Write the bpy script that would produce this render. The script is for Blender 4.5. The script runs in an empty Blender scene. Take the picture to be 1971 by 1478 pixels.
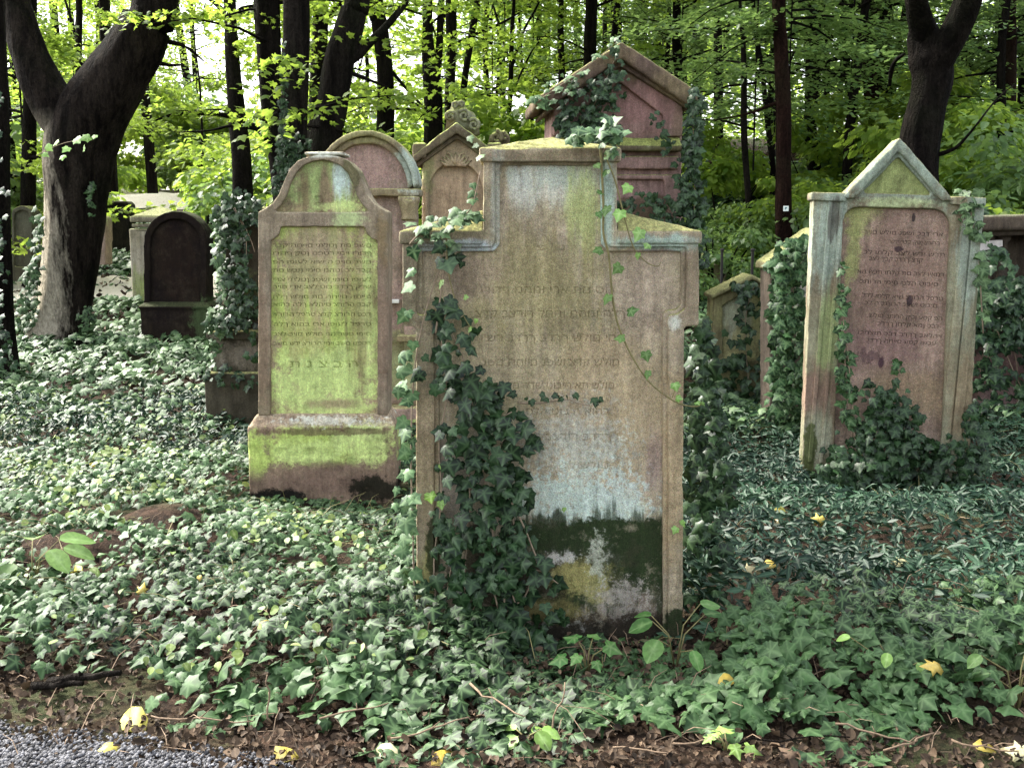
import bpy, bmesh, math, random
import numpy as np
from mathutils import Vector, Matrix, noise as mnoise, geometry as mgeo
R = math.radians
sc = bpy.context.scene
# ------------------------------------------------------------ camera, sky, sun, exposure
FPX = 2113.0; PITCH = R(8.3); CAMZ = 1.5
cam_d = bpy.data.cameras.new('camera'); cam = bpy.data.objects.new('camera', cam_d)
sc.collection.objects.link(cam); sc.camera = cam
cam.location = (0, 0, CAMZ); cam.rotation_euler = (R(90) - PITCH, 0, 0)
cam_d.sensor_width = 36; cam_d.lens = 36 * FPX / 1971; cam_d.clip_start = .05; cam_d.clip_end = 2000
cam_d.dof.use_dof = False
SUN = Vector((-.60, .42, .72)).normalized()
w = bpy.data.worlds.new('World'); sc.world = w; w.use_nodes = True
nt = w.node_tree; nt.nodes.clear()
sky = nt.nodes.new('ShaderNodeTexSky'); sky.sky_type = 'NISHITA'; sky.sun_disc = False
sky.sun_elevation = math.asin(SUN.z); sky.sun_rotation = math.atan2(SUN.x, SUN.y)
sky.air_density = 1.0; sky.dust_density = 4.0; sky.ozone_density = 1.0
hsv = nt.nodes.new('ShaderNodeHueSaturation'); hsv.inputs['Saturation'].default_value = .35
bg = nt.nodes.new('ShaderNodeBackground'); bg.inputs[1].default_value = .15
wo = nt.nodes.new('ShaderNodeOutputWorld')
nt.links.new(sky.outputs[0], hsv.inputs['Color']); nt.links.new(hsv.outputs[0], bg.inputs[0]); nt.links.new(bg.outputs[0], wo.inputs[0])
sl = bpy.data.lights.new('sun', 'SUN'); sl.energy = 2.0; sl.angle = R(12); sl.color = (1, .95, .84)
so = bpy.data.objects.new('sun', sl); sc.collection.objects.link(so)
so.rotation_euler = (-SUN).to_track_quat('-Z', 'Y').to_euler()
sc.view_settings.view_transform = 'Standard'; sc.view_settings.look = 'None'
sc.view_settings.exposure = 2.25; sc.view_settings.gamma = 1.0
sc.cycles.max_bounces = 6; sc.cycles.diffuse_bounces = 2; sc.cycles.glossy_bounces = 2
sc.cycles.transmission_bounces = 4; sc.cycles.transparent_max_bounces = 4

# ------------------------------------------------------------ pixel -> world, terrain
def ray(u, v):
    a = (u - 985.5) / FPX; b = (739 - v) / FPX
    return a, math.cos(PITCH) + b * math.sin(PITCH), -math.sin(PITCH) + b * math.cos(PITCH)
def at(u, v, Y):
    dx, dy, dz = ray(u, v); t = Y / dy
    return Vector((dx * t, Y, CAMZ + dz * t))
def pxm(Y): return Y / FPX                    # metres per photo pixel at distance Y (roughly)
def sstep(a, b, x):
    t = np.clip((x - a) / (b - a), 0, 1); return t * t * (3 - 2 * t)
def vnoise(x, y, seed=0):
    x = np.asarray(x, float); y = np.asarray(y, float)
    xi = np.floor(x).astype(np.int64); yi = np.floor(y).astype(np.int64)
    fx = x - xi; fy = y - yi; fx = fx * fx * (3 - 2 * fx); fy = fy * fy * (3 - 2 * fy)
    def h(a, b):
        n = (a * 374761393 + b * 668265263 + seed * 144665) & 0x7fffffff
        n = ((n ^ (n >> 13)) * 1274126177) & 0x7fffffff
        return ((n ^ (n >> 16)) & 0xffff) / 65535.0
    return (h(xi, yi) * (1 - fx) + h(xi + 1, yi) * fx) * (1 - fy) + (h(xi, yi + 1) * (1 - fx) + h(xi + 1, yi + 1) * fx) * fy
def fbm(x, y, seed=0, o=3):
    s = 0; a = .5; t = 0
    for k in range(o):
        s = s + a * vnoise(np.asarray(x) * 2 ** k, np.asarray(y) * 2 ** k, seed + k); t += a; a *= .5
    return s / t
MOUNDS = [(135, 1045, 4.6, .34, .17), (325, 975, 5.1, .30, .17)]
MP = [(at(u, v, Y).x, Y, r, h) for u, v, Y, r, h in MOUNDS]
def H(x, y):
    x = np.asarray(x, float); y = np.asarray(y, float)
    zl = np.interp(y, [-50, 9, 12, 15, 20, 25, 35, 60, 200], [0, 0, .15, .5, 1.0, 1.95, 2.45, 3.0, 6])
    zr = np.interp(y, [-50, 7.5, 9, 12, 20, 30, 45, 70, 200], [0, 0, .08, .55, 2.2, 3.5, 4.6, 5.4, 9])
    t = sstep(-1.5, 3.0, x)
    z = zl * (1 - t) + zr * t
    z = z + (fbm(x * .9, y * .9, 3) - .5) * .10 * sstep(2.5, 4.5, y) + (fbm(x * .25, y * .25, 8) - .5) * .6 * sstep(12, 30, y)
    z = z + .22 * sstep(1.2, 5, np.abs(x)) * sstep(9, 12, y) * (fbm(x * .5, y * .5, 15) - .3)
    z = z - .05 * np.exp(-(((x - .15) / .55) ** 2 + ((y - 3.7) / .42) ** 2)) - .04 * np.exp(-(((x + 1.0) / .5) ** 2 + ((y - 5.8) / .5) ** 2)) - .04 * np.exp(-(((x - 2.15) / .6) ** 2 + ((y - 6.0) / .5) ** 2))
    for mx, my, r, h in MP: z = z + h * np.exp(-((x - mx) ** 2 + ((y - my) * 1.4) ** 2) / (r * r))
    return z
def Hs(x, y): return float(H(x, y))
def ground_at(u, v):
    dx, dy, dz = ray(u, v); t = 2.0
    while t < 80:
        if CAMZ + dz * t < Hs(dx * t, dy * t): break
        t += .03
    return Vector((dx * t, dy * t, Hs(dx * t, dy * t)))

# ------------------------------------------------------------ materials
def nodes(m):
    m.use_nodes = True; t = m.node_tree; t.nodes.clear(); return t
def N(t, typ, **kw):
    n = t.nodes.new(typ)
    for k, v in kw.items(): setattr(n, k, v)
    return n
def inp(t, sock, v):
    if isinstance(v, bpy.types.NodeSocket): t.links.new(v, sock)
    else:
        if sock.type == 'RGBA' and not isinstance(v, (int, float)) and len(v) == 3: v = (*v, 1)
        sock.default_value = v
def math_(t, op, a, b=0.0, c=0.0, clamp=False):
    n = N(t, 'ShaderNodeMath', operation=op, use_clamp=clamp); inp(t, n.inputs[0], a); inp(t, n.inputs[1], b); inp(t, n.inputs[2], c); return n.outputs[0]
def mix(t, f, a, b, typ='MIX'):
    n = N(t, 'ShaderNodeMix', data_type='RGBA', blend_type=typ); inp(t, n.inputs[0], f); inp(t, n.inputs[6], a); inp(t, n.inputs[7], b); return n.outputs[2]
def noise_(t, vec, scale, detail=4, rough=.6, sc3=None):
    if sc3:
        m = N(t, 'ShaderNodeMapping'); m.inputs['Scale'].default_value = sc3; t.links.new(vec, m.inputs[0]); vec = m.outputs[0]
    n = N(t, 'ShaderNodeTexNoise'); inp(t, n.inputs['Vector'], vec); n.inputs['Scale'].default_value = scale
    n.inputs['Detail'].default_value = detail; n.inputs['Roughness'].default_value = rough; return n.outputs[0]
def remap(t, v, a, b, c=0.0, d=1.0, smooth=False):
    n = N(t, 'ShaderNodeMapRange'); n.interpolation_type = 'SMOOTHSTEP' if smooth else 'LINEAR'
    inp(t, n.inputs[0], v)
    for i, q in enumerate((a, b, c, d)): inp(t, n.inputs[i + 1], q)
    return n.outputs[0]
def finish(t, col, rough=.9, bump=None, bstr=.4, bdist=.01, spec=.3, trans=0.0, tcol=None):
    p = N(t, 'ShaderNodeBsdfPrincipled'); inp(t, p.inputs['Base Color'], col); inp(t, p.inputs['Roughness'], rough)
    p.inputs['Specular IOR Level'].default_value = spec
    if bump is not None:
        b = N(t, 'ShaderNodeBump'); b.inputs['Strength'].default_value = bstr; b.inputs['Distance'].default_value = bdist
        t.links.new(bump, b.inputs['Height']); t.links.new(b.outputs[0], p.inputs['Normal'])
    o = N(t, 'ShaderNodeOutputMaterial'); s = p.outputs[0]
    if trans > 0:
        tr = N(t, 'ShaderNodeBsdfTranslucent'); inp(t, tr.inputs[0], tcol if tcol is not None else col)
        mx = N(t, 'ShaderNodeMixShader'); mx.inputs[0].default_value = trans
        t.links.new(s, mx.inputs[1]); t.links.new(tr.outputs[0], mx.inputs[2]); s = mx.outputs[0]
    t.links.new(s, o.inputs[0])

def stone_mat(name, base, base2, patches=(), grain=.5, moss_top=(.16, .19, .05), moss=.8, rough=.92, seed=0.0):
    """patches: (cx, cz, rx, rz, colour, strength, kind) in the stone's own metres; kind blob / streak / speck"""
    m = bpy.data.materials.new(name); t = nodes(m)
    tc = N(t, 'ShaderNodeTexCoord'); mp = N(t, 'ShaderNodeMapping'); mp.inputs['Location'].default_value = (seed, seed * .7, 0)
    t.links.new(tc.outputs['Object'], mp.inputs[0]); v = mp.outputs[0]; ob = tc.outputs['Object']
    big = noise_(t, v, 2.6, 5, .62); med = noise_(t, v, 11, 6, .7); fine = noise_(t, v, 62, 6, .8)
    streak = noise_(t, v, 3.0, 5, .65, (7, 2, .8)); gr = noise_(t, v, 260, 2, .9); sp = noise_(t, v, 34, 3, .8)
    col = mix(t, remap(t, big, .38, .62, smooth=True), base, base2)
    col = mix(t, remap(t, streak, .46, .72, 0, .6), col, tuple(c * .42 for c in base))
    sep = N(t, 'ShaderNodeSeparateXYZ'); t.links.new(ob, sep.inputs[0])
    comb = N(t, 'ShaderNodeCombineXYZ'); t.links.new(sep.outputs[0], comb.inputs[0]); t.links.new(sep.outputs[2], comb.inputs[1])
    for cx, cz, rx, rz, c, s, kind in patches:
        ma = N(t, 'ShaderNodeVectorMath', operation='SUBTRACT'); t.links.new(comb.outputs[0], ma.inputs[0]); ma.inputs[1].default_value = (cx, cz, 0)
        mb = N(t, 'ShaderNodeVectorMath', operation='MULTIPLY'); t.links.new(ma.outputs[0], mb.inputs[0]); mb.inputs[1].default_value = (1 / rx, 1 / rz, 0)
        ml = N(t, 'ShaderNodeVectorMath', operation='LENGTH'); t.links.new(mb.outputs[0], ml.inputs[0])
        d = ml.outputs['Value']
        if kind == 'streak': k = math_(t, 'MULTIPLY_ADD', streak, 2.4, math_(t, 'MULTIPLY', fine, .5)); off = 1.45
        elif kind == 'speck': k = math_(t, 'MULTIPLY_ADD', sp, 3.4, math_(t, 'MULTIPLY', med, 1.0)); off = 2.35
        else: k = math_(t, 'MULTIPLY_ADD', med, 2.1, math_(t, 'MULTIPLY_ADD', fine, 1.0, math_(t, 'MULTIPLY', big, .8))); off = 1.95
        val = math_(t, 'SUBTRACT', math_(t, 'ADD', k, 1 - off), d)
        msk = remap(t, val, -.15 if c[1] > .1 else -.06, .55 if c[1] > .1 else .25, 0, s, smooth=True)
        col = mix(t, msk, col, c)
    dirt = noise_(t, v, 7, 8, .75); col = mix(t, remap(t, dirt, .50, .70, 0, .5), col, (.055, .042, .028)); col = mix(t, remap(t, dirt, .30, .44, .38, 0), col, tuple(min(.6, k * 1.35) for k in base))
    geo = N(t, 'ShaderNodeNewGeometry'); sn = N(t, 'ShaderNodeSeparateXYZ'); t.links.new(geo.outputs['Normal'], sn.inputs[0])
    up = remap(t, math_(t, 'ADD', sn.outputs[2], math_(t, 'MULTIPLY', med, .4)), .55, .95, 0, moss, smooth=True)
    mcol = mix(t, remap(t, fine, .45, .6), moss_top, tuple(min(1, c * 1.7) for c in moss_top))
    col = mix(t, up, col, mcol)
    g = remap(t, gr, .3, .7, 1 - grain * .95, 1 + grain * .95); g2 = math_(t, 'MULTIPLY', remap(t, fine, .3, .7, .66, 1.3), remap(t, noise_(t, v, 5, 6, .7, (5, 2, .7)), .35, .65, .74, 1.16))
    col = mix(t, 1.0, col, math_(t, 'MULTIPLY', g, g2), 'MULTIPLY')
    gc = N(t, 'ShaderNodeTexNoise'); gc.inputs['Scale'].default_value = 170; gc.inputs['Detail'].default_value = 1; t.links.new(v, gc.inputs[0])
    col = mix(t, .16 * grain * 2, col, gc.outputs['Color'], 'OVERLAY')
    bh = math_(t, 'MULTIPLY_ADD', med, .6, math_(t, 'MULTIPLY_ADD', fine, .5, math_(t, 'MULTIPLY', gr, .12)))
    finish(t, col, rough, bh, .55, .012, .2)
    return m

def leaf_mat(name, dark, light, vein=None, rough=.45, trans=.3, tcol=None, spec=.5):
    m = bpy.data.materials.new(name); t = nodes(m)
    a = N(t, 'ShaderNodeAttribute', attribute_name='Col'); s = N(t, 'ShaderNodeSeparateColor'); t.links.new(a.outputs['Color'], s.inputs[0])
    oi = N(t, 'ShaderNodeObjectInfo')
    col = mix(t, s.outputs[0], dark, light)
    h = N(t, 'ShaderNodeHueSaturation'); inp(t, h.inputs['Hue'], remap(t, oi.outputs['Random'], 0, 1, .485, .515)); inp(t, h.inputs['Value'], remap(t, s.outputs[2], 0, 1, .75, 1.25))
    t.links.new(col, h.inputs['Color']); col = h.outputs[0]
    if vein: col = mix(t, remap(t, s.outputs[1], .55, 1, 0, .7), col, vein)
    tc = N(t, 'ShaderNodeTexCoord'); nn = noise_(t, tc.outputs['Object'], 60, 2, .6)
    col = mix(t, 1.0, col, remap(t, nn, .3, .7, .75, 1.2), 'MULTIPLY')
    tcl = mix(t, .6, col, tcol) if tcol else col
    finish(t, col, rough, None, spec=spec, trans=trans, tcol=tcl)
    return m

def bark_mat(name, c1, c2, algae=(.05, .07, .03), am=.3, pale=None):
    m = bpy.data.materials.new(name); t = nodes(m); tc = N(t, 'ShaderNodeTexCoord'); v = tc.outputs['Object']
    a = noise_(t, v, 9, 6, .7, (1, 1, .18)); b = noise_(t, v, 1.6, 4, .6); c = noise_(t, v, 45, 3, .7, (1, 1, .5))
    col = mix(t, remap(t, a, .4, .62), c1, c2); col = mix(t, remap(t, b, .5, .65, 0, am), col, algae)
    if pale:  # light on the lower left of the trunk, put into the bark colour
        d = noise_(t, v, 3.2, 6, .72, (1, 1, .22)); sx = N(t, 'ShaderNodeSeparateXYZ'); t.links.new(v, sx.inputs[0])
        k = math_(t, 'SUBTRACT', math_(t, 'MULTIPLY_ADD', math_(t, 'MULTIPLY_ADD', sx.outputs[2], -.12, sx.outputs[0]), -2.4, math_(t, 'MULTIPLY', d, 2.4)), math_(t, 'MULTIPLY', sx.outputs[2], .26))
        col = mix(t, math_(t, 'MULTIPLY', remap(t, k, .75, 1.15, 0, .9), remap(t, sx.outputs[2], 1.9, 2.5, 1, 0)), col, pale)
    col = mix(t, 1.0, col, remap(t, c, .3, .7, .6, 1.35), 'MULTIPLY')
    finish(t, col, .9, math_(t, 'MULTIPLY_ADD', a, 1.0, math_(t, 'MULTIPLY', c, .5)), 1.0, .10, .05)
    return m
def flat_mat(name, col, rough=.8, nscale=20, var=.3, bump=.3):
    m = bpy.data.materials.new(name); t = nodes(m); tc = N(t, 'ShaderNodeTexCoord'); a = noise_(t, tc.outputs['Object'], nscale, 5, .7)
    c = mix(t, 1.0, col, remap(t, a, .3, .7, 1 - var, 1 + var), 'MULTIPLY'); finish(t, c, rough, a, bump, .01); return m

M = {}
M['ivy'] = leaf_mat('ivy_leaf', (.004, .015, .0045), (.036, .085, .026), (.10, .17, .07), .5, .08, spec=.2)
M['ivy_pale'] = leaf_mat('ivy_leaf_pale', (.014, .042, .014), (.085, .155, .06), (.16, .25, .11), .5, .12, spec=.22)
M['ivy_dark'] = leaf_mat('ivy_leaf_dark', (.003, .011, .004), (.018, .046, .014), (.06, .11, .045), .42, .06, spec=.25)
M['ivy_young'] = leaf_mat('ivy_leaf_young', (.16, .30, .05), (.27, .46, .10), (.38, .55, .2), .42, .3)
M['peri'] = leaf_mat('periwinkle_leaf', (.005, .020, .010), (.024, .064, .028), (.07, .13, .075), .5, .08, spec=.25)
M['maple'] = leaf_mat('maple_leaf', (.07, .14, .02), (.20, .28, .045), None, .5, .6, (.50, .68, .09), .3)
M['beech'] = leaf_mat('beech_leaf', (.045, .10, .03), (.14, .23, .07), None, .42, .5, (.34, .50, .13), .45)
M['herb'] = leaf_mat('herb_leaf', (.05, .13, .03), (.13, .25, .06), (.22, .34, .13), .5, .3, spec=.3)
M['maple_seed'] = leaf_mat('yellowish_herb_leaf', (.10, .17, .035), (.24, .32, .09), (.3, .36, .15), .5, .3, spec=.3)
M['yellow'] = leaf_mat('fallen_leaf_yellow', (.42, .33, .04), (.60, .50, .10), (.5, .4, .12), .55, .25)
M['palel'] = leaf_mat('fallen_leaf_pale', (.55, .50, .26), (.7, .66, .4), (.5, .4, .2), .55, .25)
M['litter'] = leaf_mat('dead_leaf', (.010, .0065, .004), (.12, .082, .05), (.13, .09, .055), .75, .05, spec=.2)
M['twig'] = flat_mat('dry_twig', (.20, .14, .09), .8, 60)
M['stem'] = flat_mat('ivy_stem', (.25, .19, .13), .8, 60)
M['vine'] = flat_mat('green_vine', (.17, .15, .06), .7, 60)
M['bark'] = bark_mat('dark_bark', (.004, .003, .0025), (.015, .012, .0095), (.008, .012, .004))
M['bark2'] = bark_mat('grey_bark', (.006, .005, .004), (.022, .018, .0145), (.012, .018, .007), .4)
M['barkbig'] = bark_mat('bark_with_painted_light', (.004, .003, .0025), (.026, .020, .0155), (.012, .016, .007), .3, (.46, .41, .31))  # last colour paints the sunlit left side of the foot
M['brownbark'] = bark_mat('brown_bark', (.009, .004, .003), (.028, .014, .010), (.02, .03, .012), .2)
M['iron'] = flat_mat('rusty_iron', (.02, .018, .016), .7, 40)

# ------------------------------------------------------------ mesh helpers
def mesh_np(name, V, F, mat, parent=None, col=None, smooth=False, loc=None):
    V = np.asarray(V, np.float32).reshape(-1, 3); F = np.asarray(F, np.int32); k = F.shape[1]
    me = bpy.data.meshes.new(name); me.vertices.add(len(V)); me.vertices.foreach_set('co', V.ravel())
    me.loops.add(F.size); me.loops.foreach_set('vertex_index', F.ravel()); me.polygons.add(len(F))
    me.polygons.foreach_set('loop_start', np.arange(0, F.size, k, dtype=np.int32))
    if smooth: me.polygons.foreach_set('use_smooth', np.ones(len(F), bool))
    me.update(calc_edges=True)
    if col is not None:
        a = me.color_attributes.new('Col', 'FLOAT_COLOR', 'POINT'); c4 = np.ones((len(V), 4), np.float32); c4[:, :3] = col; a.data.foreach_set('color', c4.ravel())
    me.materials.append(mat)
    o = bpy.data.objects.new(name, me); sc.collection.objects.link(o)
    if parent: o.parent = parent
    if loc is not None: o.location = loc
    return o
def tag(o, label=None, cat=None, group=None, kind=None):
    if label: o['label'] = label
    if cat: o['category'] = cat
    if group: o['group'] = group
    if kind: o['kind'] = kind
    return o
def thing(name, loc, label, cat, group=None, rot=(0, 0, 0)):
    o = bpy.data.objects.new(name, None); sc.collection.objects.link(o); o.location = loc; o.rotation_euler = rot
    o.empty_display_size = .2
    return tag(o, label, cat, group)
class MB:
    """collects pieces, builds one mesh"""
    def __init__(s): s.v = []; s.f = []; s.n = 0
    def add(s, V, F):
        s.v += [tuple(p) for p in V]; s.f += [tuple(i + s.n for i in f) for f in F]; s.n += len(V)
    def box(s, x0, x1, y0, y1, z0, z1):
        s.add([(x0, y0, z0), (x1, y0, z0), (x1, y1, z0), (x0, y1, z0), (x0, y0, z1), (x1, y0, z1), (x1, y1, z1), (x0, y1, z1)],
              [(0, 3, 2, 1), (4, 5, 6, 7), (0, 1, 5, 4), (1, 2, 6, 5), (2, 3, 7, 6), (3, 0, 4, 7)])
    def hull(s, pts):
        bm = bmesh.new(); vs = [bm.verts.new(p) for p in pts]; r = bmesh.ops.convex_hull(bm, input=vs)
        bad = [e for e in r['geom_interior'] if isinstance(e, bmesh.types.BMVert)] + [e for e in r['geom_unused'] if isinstance(e, bmesh.types.BMVert)]
        bmesh.ops.delete(bm, geom=list(set(bad)), context='VERTS'); bmesh.ops.recalc_face_normals(bm, faces=bm.faces); bm.verts.index_update()
        s.add([v.co[:] for v in bm.verts], [[v.index for v in f.verts] for f in bm.faces]); bm.free()
    def lathe(s, prof, cx, cy, n=20):
        k = len(prof); V = []; F = []
        for r, z in prof:
            for i in range(n): a = 2 * math.pi * i / n; V.append((cx + r * math.cos(a), cy + r * math.sin(a), z))
        for j in range(k - 1):
            for i in range(n): i2 = (i + 1) % n; F.append((j * n + i, j * n + i2, (j + 1) * n + i2, (j + 1) * n + i))
        F.append(tuple(range(n - 1, -1, -1))); F.append(tuple(range((k - 1) * n, k * n))); s.add(V, F)
    def tube(s, pts, radii, n=10, bumps=0.0, seed=0, cap=True):
        pts = [Vector(p) for p in pts]; V = []; F = []; up = Vector((0, .3, 1)).normalized(); rnd = random.Random(seed)
        for i, p in enumerate(pts):
            d = (pts[min(i + 1, len(pts) - 1)] - pts[max(i - 1, 0)]); d = d.normalized() if d.length > 1e-9 else Vector((0, 0, 1))
            ref = Vector((1, 0, 0)) if abs(d.x) < .8 else Vector((0, 1, 0))
            a = d.cross(ref).normalized(); b = d.cross(a)
            for k in range(n):
                an = 2 * math.pi * k / n; q = math.cos(an) * a + math.sin(an) * b; rr = radii[i]
                if bumps: rr *= 1 + bumps * (mnoise.noise(Vector((q.x * 1.6 + seed, q.y * 1.6, p.z * 1.1))) + .5 * mnoise.noise(Vector((q.x * 4 + seed, q.y * 4, p.z * 2.5))))
                V.append(p + q * rr)
        m = len(pts)
        for i in range(m - 1):
            for k in range(n): k2 = (k + 1) % n; F.append((i * n + k, (i + 1) * n + k, (i + 1) * n + k2, i * n + k2))
        if cap: F.append(tuple(range(n))); F.append(tuple(reversed(range((m - 1) * n, m * n))))
        s.add(V, F)
    def build(s, name, mat, parent=None, smooth=False, bevel=0.0, erode=None, loc=None, jseed=0):
        me = bpy.data.meshes.new(name); me.from_pydata(s.v, [], s.f); me.update(); me.materials.append(mat)
        return finish_obj(name, me, parent, smooth, bevel, erode, loc)
def finish_obj(name, me, parent, smooth, bevel, erode, loc=None):
    o = bpy.data.objects.new(name, me); sc.collection.objects.link(o)
    if bevel or erode:
        if bevel and not erode:
            b = o.modifiers.new('b', 'BEVEL'); b.width = bevel; b.segments = 2; b.limit_method = 'ANGLE'; b.angle_limit = R(35)
        if erode:
            r = o.modifiers.new('r', 'REMESH'); r.mode = 'VOXEL'; r.voxel_size = erode[0]; r.use_smooth_shade = True
            s = o.modifiers.new('s', 'SMOOTH'); s.iterations = erode[2] if len(erode) > 2 else 3; s.factor = .5
        dg = bpy.context.evaluated_depsgraph_get(); m2 = bpy.data.meshes.new_from_object(o.evaluated_get(dg)); o.modifiers.clear()
        old = o.data; o.data = m2; bpy.data.meshes.remove(old); m2.name = name
        if erode:
            n = len(m2.vertices); co = np.empty(n * 3, np.float32); m2.vertices.foreach_get('co', co); co = co.reshape(-1, 3)
            no = np.empty(n * 3, np.float32); m2.vertices.foreach_get('normal', no); no = no.reshape(-1, 3)
            d = (fbm(co[:, 0] * 22 + co[:, 1] * 13, co[:, 2] * 22 + co[:, 1] * 9, 5, 3) - .5) * 2 * erode[1]
            chips = fbm(co[:, 0] * 9 + co[:, 1] * 31, co[:, 2] * 9 + 7 * co[:, 1], 9, 2)
            d -= sstep(.66, .8, chips) * erode[1] * 1.6
            co = co + no * d[:, None]; m2.vertices.foreach_set('co', co.ravel().astype(np.float32)); m2.update()
    if smooth or erode: o.data.polygons.foreach_set('use_smooth', np.ones(len(o.data.polygons), bool))
    if parent: o.parent = parent
    if loc is not None: o.location = loc
    return o
def arc(cx, cz, rx, rz, a0, a1, n=16):
    return [(cx + rx * math.cos(R(a0 + (a1 - a0) * i / n)), cz + rz * math.sin(R(a0 + (a1 - a0) * i / n))) for i in range(n + 1)]
def glyphs(texts):
    out = []
    for (s, cx, cz, size, width) in texts:
        tcu = bpy.data.curves.new('t', 'FONT'); tcu.body = s; tcu.size = size; tcu.align_x = 'CENTER'
        to = bpy.data.objects.new('t', tcu); sc.collection.objects.link(to); bpy.context.view_layer.update()
        dg = bpy.context.evaluated_depsgraph_get(); w0 = max(1e-4, to.evaluated_get(dg).dimensions.x)
        c2 = to.evaluated_get(dg).to_curve(dg, apply_modifiers=False); sx = (width / w0) if width else 1.0
        for sp in c2.splines:
            bp = sp.bezier_points; q = []
            for i in range(len(bp)):
                a, b = bp[i], bp[(i + 1) % len(bp)]
                straight = (a.handle_right - a.co).length < 1e-6 and (b.handle_left - b.co).length < 1e-6
                seg = mgeo.interpolate_bezier(a.co, a.handle_right, b.handle_left, b.co, 2 if straight else 4)[:-1]
                q += [(p.x * sx + cx, p.y + cz) for p in seg]
            if len(q) > 2: out.append(q)
        to.evaluated_get(dg).to_curve_clear(); bpy.data.objects.remove(to); bpy.data.curves.remove(tcu)
    return out
def plate(outer, holes, y0, y1, texts=(), bevel=0.0, jit=0.0, name='plate'):
    """a slab between y0 (front) and y1 with real openings; texts (string, x, z, size, width) are cut right through it"""
    loops = [list(outer)] + [list(h) for h in holes] + glyphs(texts)
    pts = []; faces = []
    for L in loops:
        if sum(L[i][0] * L[(i + 1) % len(L)][1] - L[(i + 1) % len(L)][0] * L[i][1] for i in range(len(L))) < 0: L = L[::-1]
        n0 = len(pts); pts += [Vector(p) for p in L]; faces.append(list(range(n0, n0 + len(L))))
    vo, eo, fo, _, oe, of = mgeo.delaunay_2d_cdt(pts, [], faces, 0, 1e-6, True)
    keep = [f for f, o in zip(fo, of) if 0 in o and (len([k for k in o if k > 0]) % 2 == 0)]
    n = len(vo); V = [(v.x, y0, v.y) for v in vo] + [(v.x, y1, v.y) for v in vo]; F = []; edge = {}
    for f in keep:
        a, b, c = [vo[i] for i in f[:3]]
        if (b - a).cross(c - a) < 0: f = list(reversed(f))
        F.append(tuple(f)); F.append(tuple(i + n for i in reversed(f)))
        for i in range(len(f)):
            e = (f[i], f[(i + 1) % len(f)])
            if (e[1], e[0]) in edge: edge.pop((e[1], e[0]))
            else: edge[e] = 1
    for a, b in edge: F.append((a, a + n, b + n, b))
    return V, F
def clean(V, F):
    bm = bmesh.new(); vs = [bm.verts.new(v) for v in V]
    for f in F:
        try: bm.faces.new([vs[i] for i in f])
        except ValueError: pass
    bmesh.ops.remove_doubles(bm, verts=bm.verts, dist=1e-5); bm.verts.index_update()
    V2 = [v.co[:] for v in bm.verts]; F2 = [[v.index for v in f.verts] for f in bm.faces]; bm.free(); return V2, F2
class Stone:
    """a gravestone whose front plane stands at distance Y; q(u,v) gives its own x,z from photo coordinates"""
    def __init__(s, name, label, u0, vb, Y, cat='gravestone', rot=(0, 0, 0), group=None):
        p = at(u0, vb, Y); s.o = thing(name, p, label, cat, group, rot); s.p = p; s.Y = Y
    def q(s, u, v):
        w = at(u, v, s.Y); return (w.x - s.p.x, w.z - s.p.z)
    def Q(s, pts): return [s.q(*p) for p in pts]
    def m(s, px): return px * pxm(s.Y)
    def plate(s, name, mat, outer, holes=(), y0=0, y1=.2, bevel=0, erode=None, texts=(), jit=.0, parent=None, smooth=False):
        V, F = plate(outer, holes, y0, y1, texts, bevel, jit); V, F = clean(V, F)
        mb = MB(); mb.add(V, F); return mb.build(name, mat, parent or s.o, smooth, 0, erode)
    def patch(s, u, v, ru, rv, c, st, kind='blob'):
        x, z = s.q(u, v); return (x, z, s.m(ru), s.m(rv), c, st, kind)

# ------------------------------------------------------------ leaves
def tmpl_ivy():
    h = [(.0, 0), (.18, -.12), (.43, -.05), (.42, .15), (.54, .38), (.31, .50), (.0, .95)]
    L = [(-x, y) for x, y in reversed(h[1:-1])]; o = h + L
    V = [(x, y - .0, -.22 * abs(x) - .18 * y * y) for x, y in o] + [(0, .25, .05)]
    g = [0.9, .1, .8, 0, .9, 0, 1.0] + [0, .9, 0, .8, .1] + [1.0]
    F = [(i, (i + 1) % len(o), len(o)) for i in range(len(o))]; V = np.array(V); V[:, 1] -= .1; return V, np.array(F), np.array(g)
def tmpl_lance():
    V = [(0, 0, 0), (.11, .25, .04), (.15, .48, .05), (.10, .76, .03), (0, 1, -.16), (-.10, .76, .03), (-.15, .48, .05), (-.11, .25, .04), (0, .5, -.02)]
    return np.array(V), np.array([(i, (i + 1) % 8, 8) for i in range(8)]), np.array([1, 0, 0, 0, .8, 0, 0, 0, .9])
def tmpl_tree():
    V = [(0, -.1, 0), (.42, .18, .05), (.30, .62, 0), (0, 1, -.12), (-.36, .58, 0), (-.40, .2, .05)]
    return np.array(V), np.array([(0, 1, 2), (0, 2, 3), (0, 3, 4), (0, 4, 5)]), np.array([.5, 0, 0, .5, 0, 0])
def tmpl_star():
    o = [(0, 0), (.25, -.08), (.5, .12), (.3, .28), (.6, .55), (.28, .55), (0, 1.05), (-.28, .55), (-.6, .55), (-.3, .28), (-.5, .12), (-.25, -.08)]
    V = [(x, y, -.15 * abs(x) - .12 * y * y) for x, y in o] + [(0, .3, .04)]
    return np.array(V), np.array([(i, (i + 1) % 12, 12) for i in range(12)]), np.array([.9, 0, .7, 0, .8, 0, 1, 0, .8, 0, .7, 0, 1])
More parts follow.
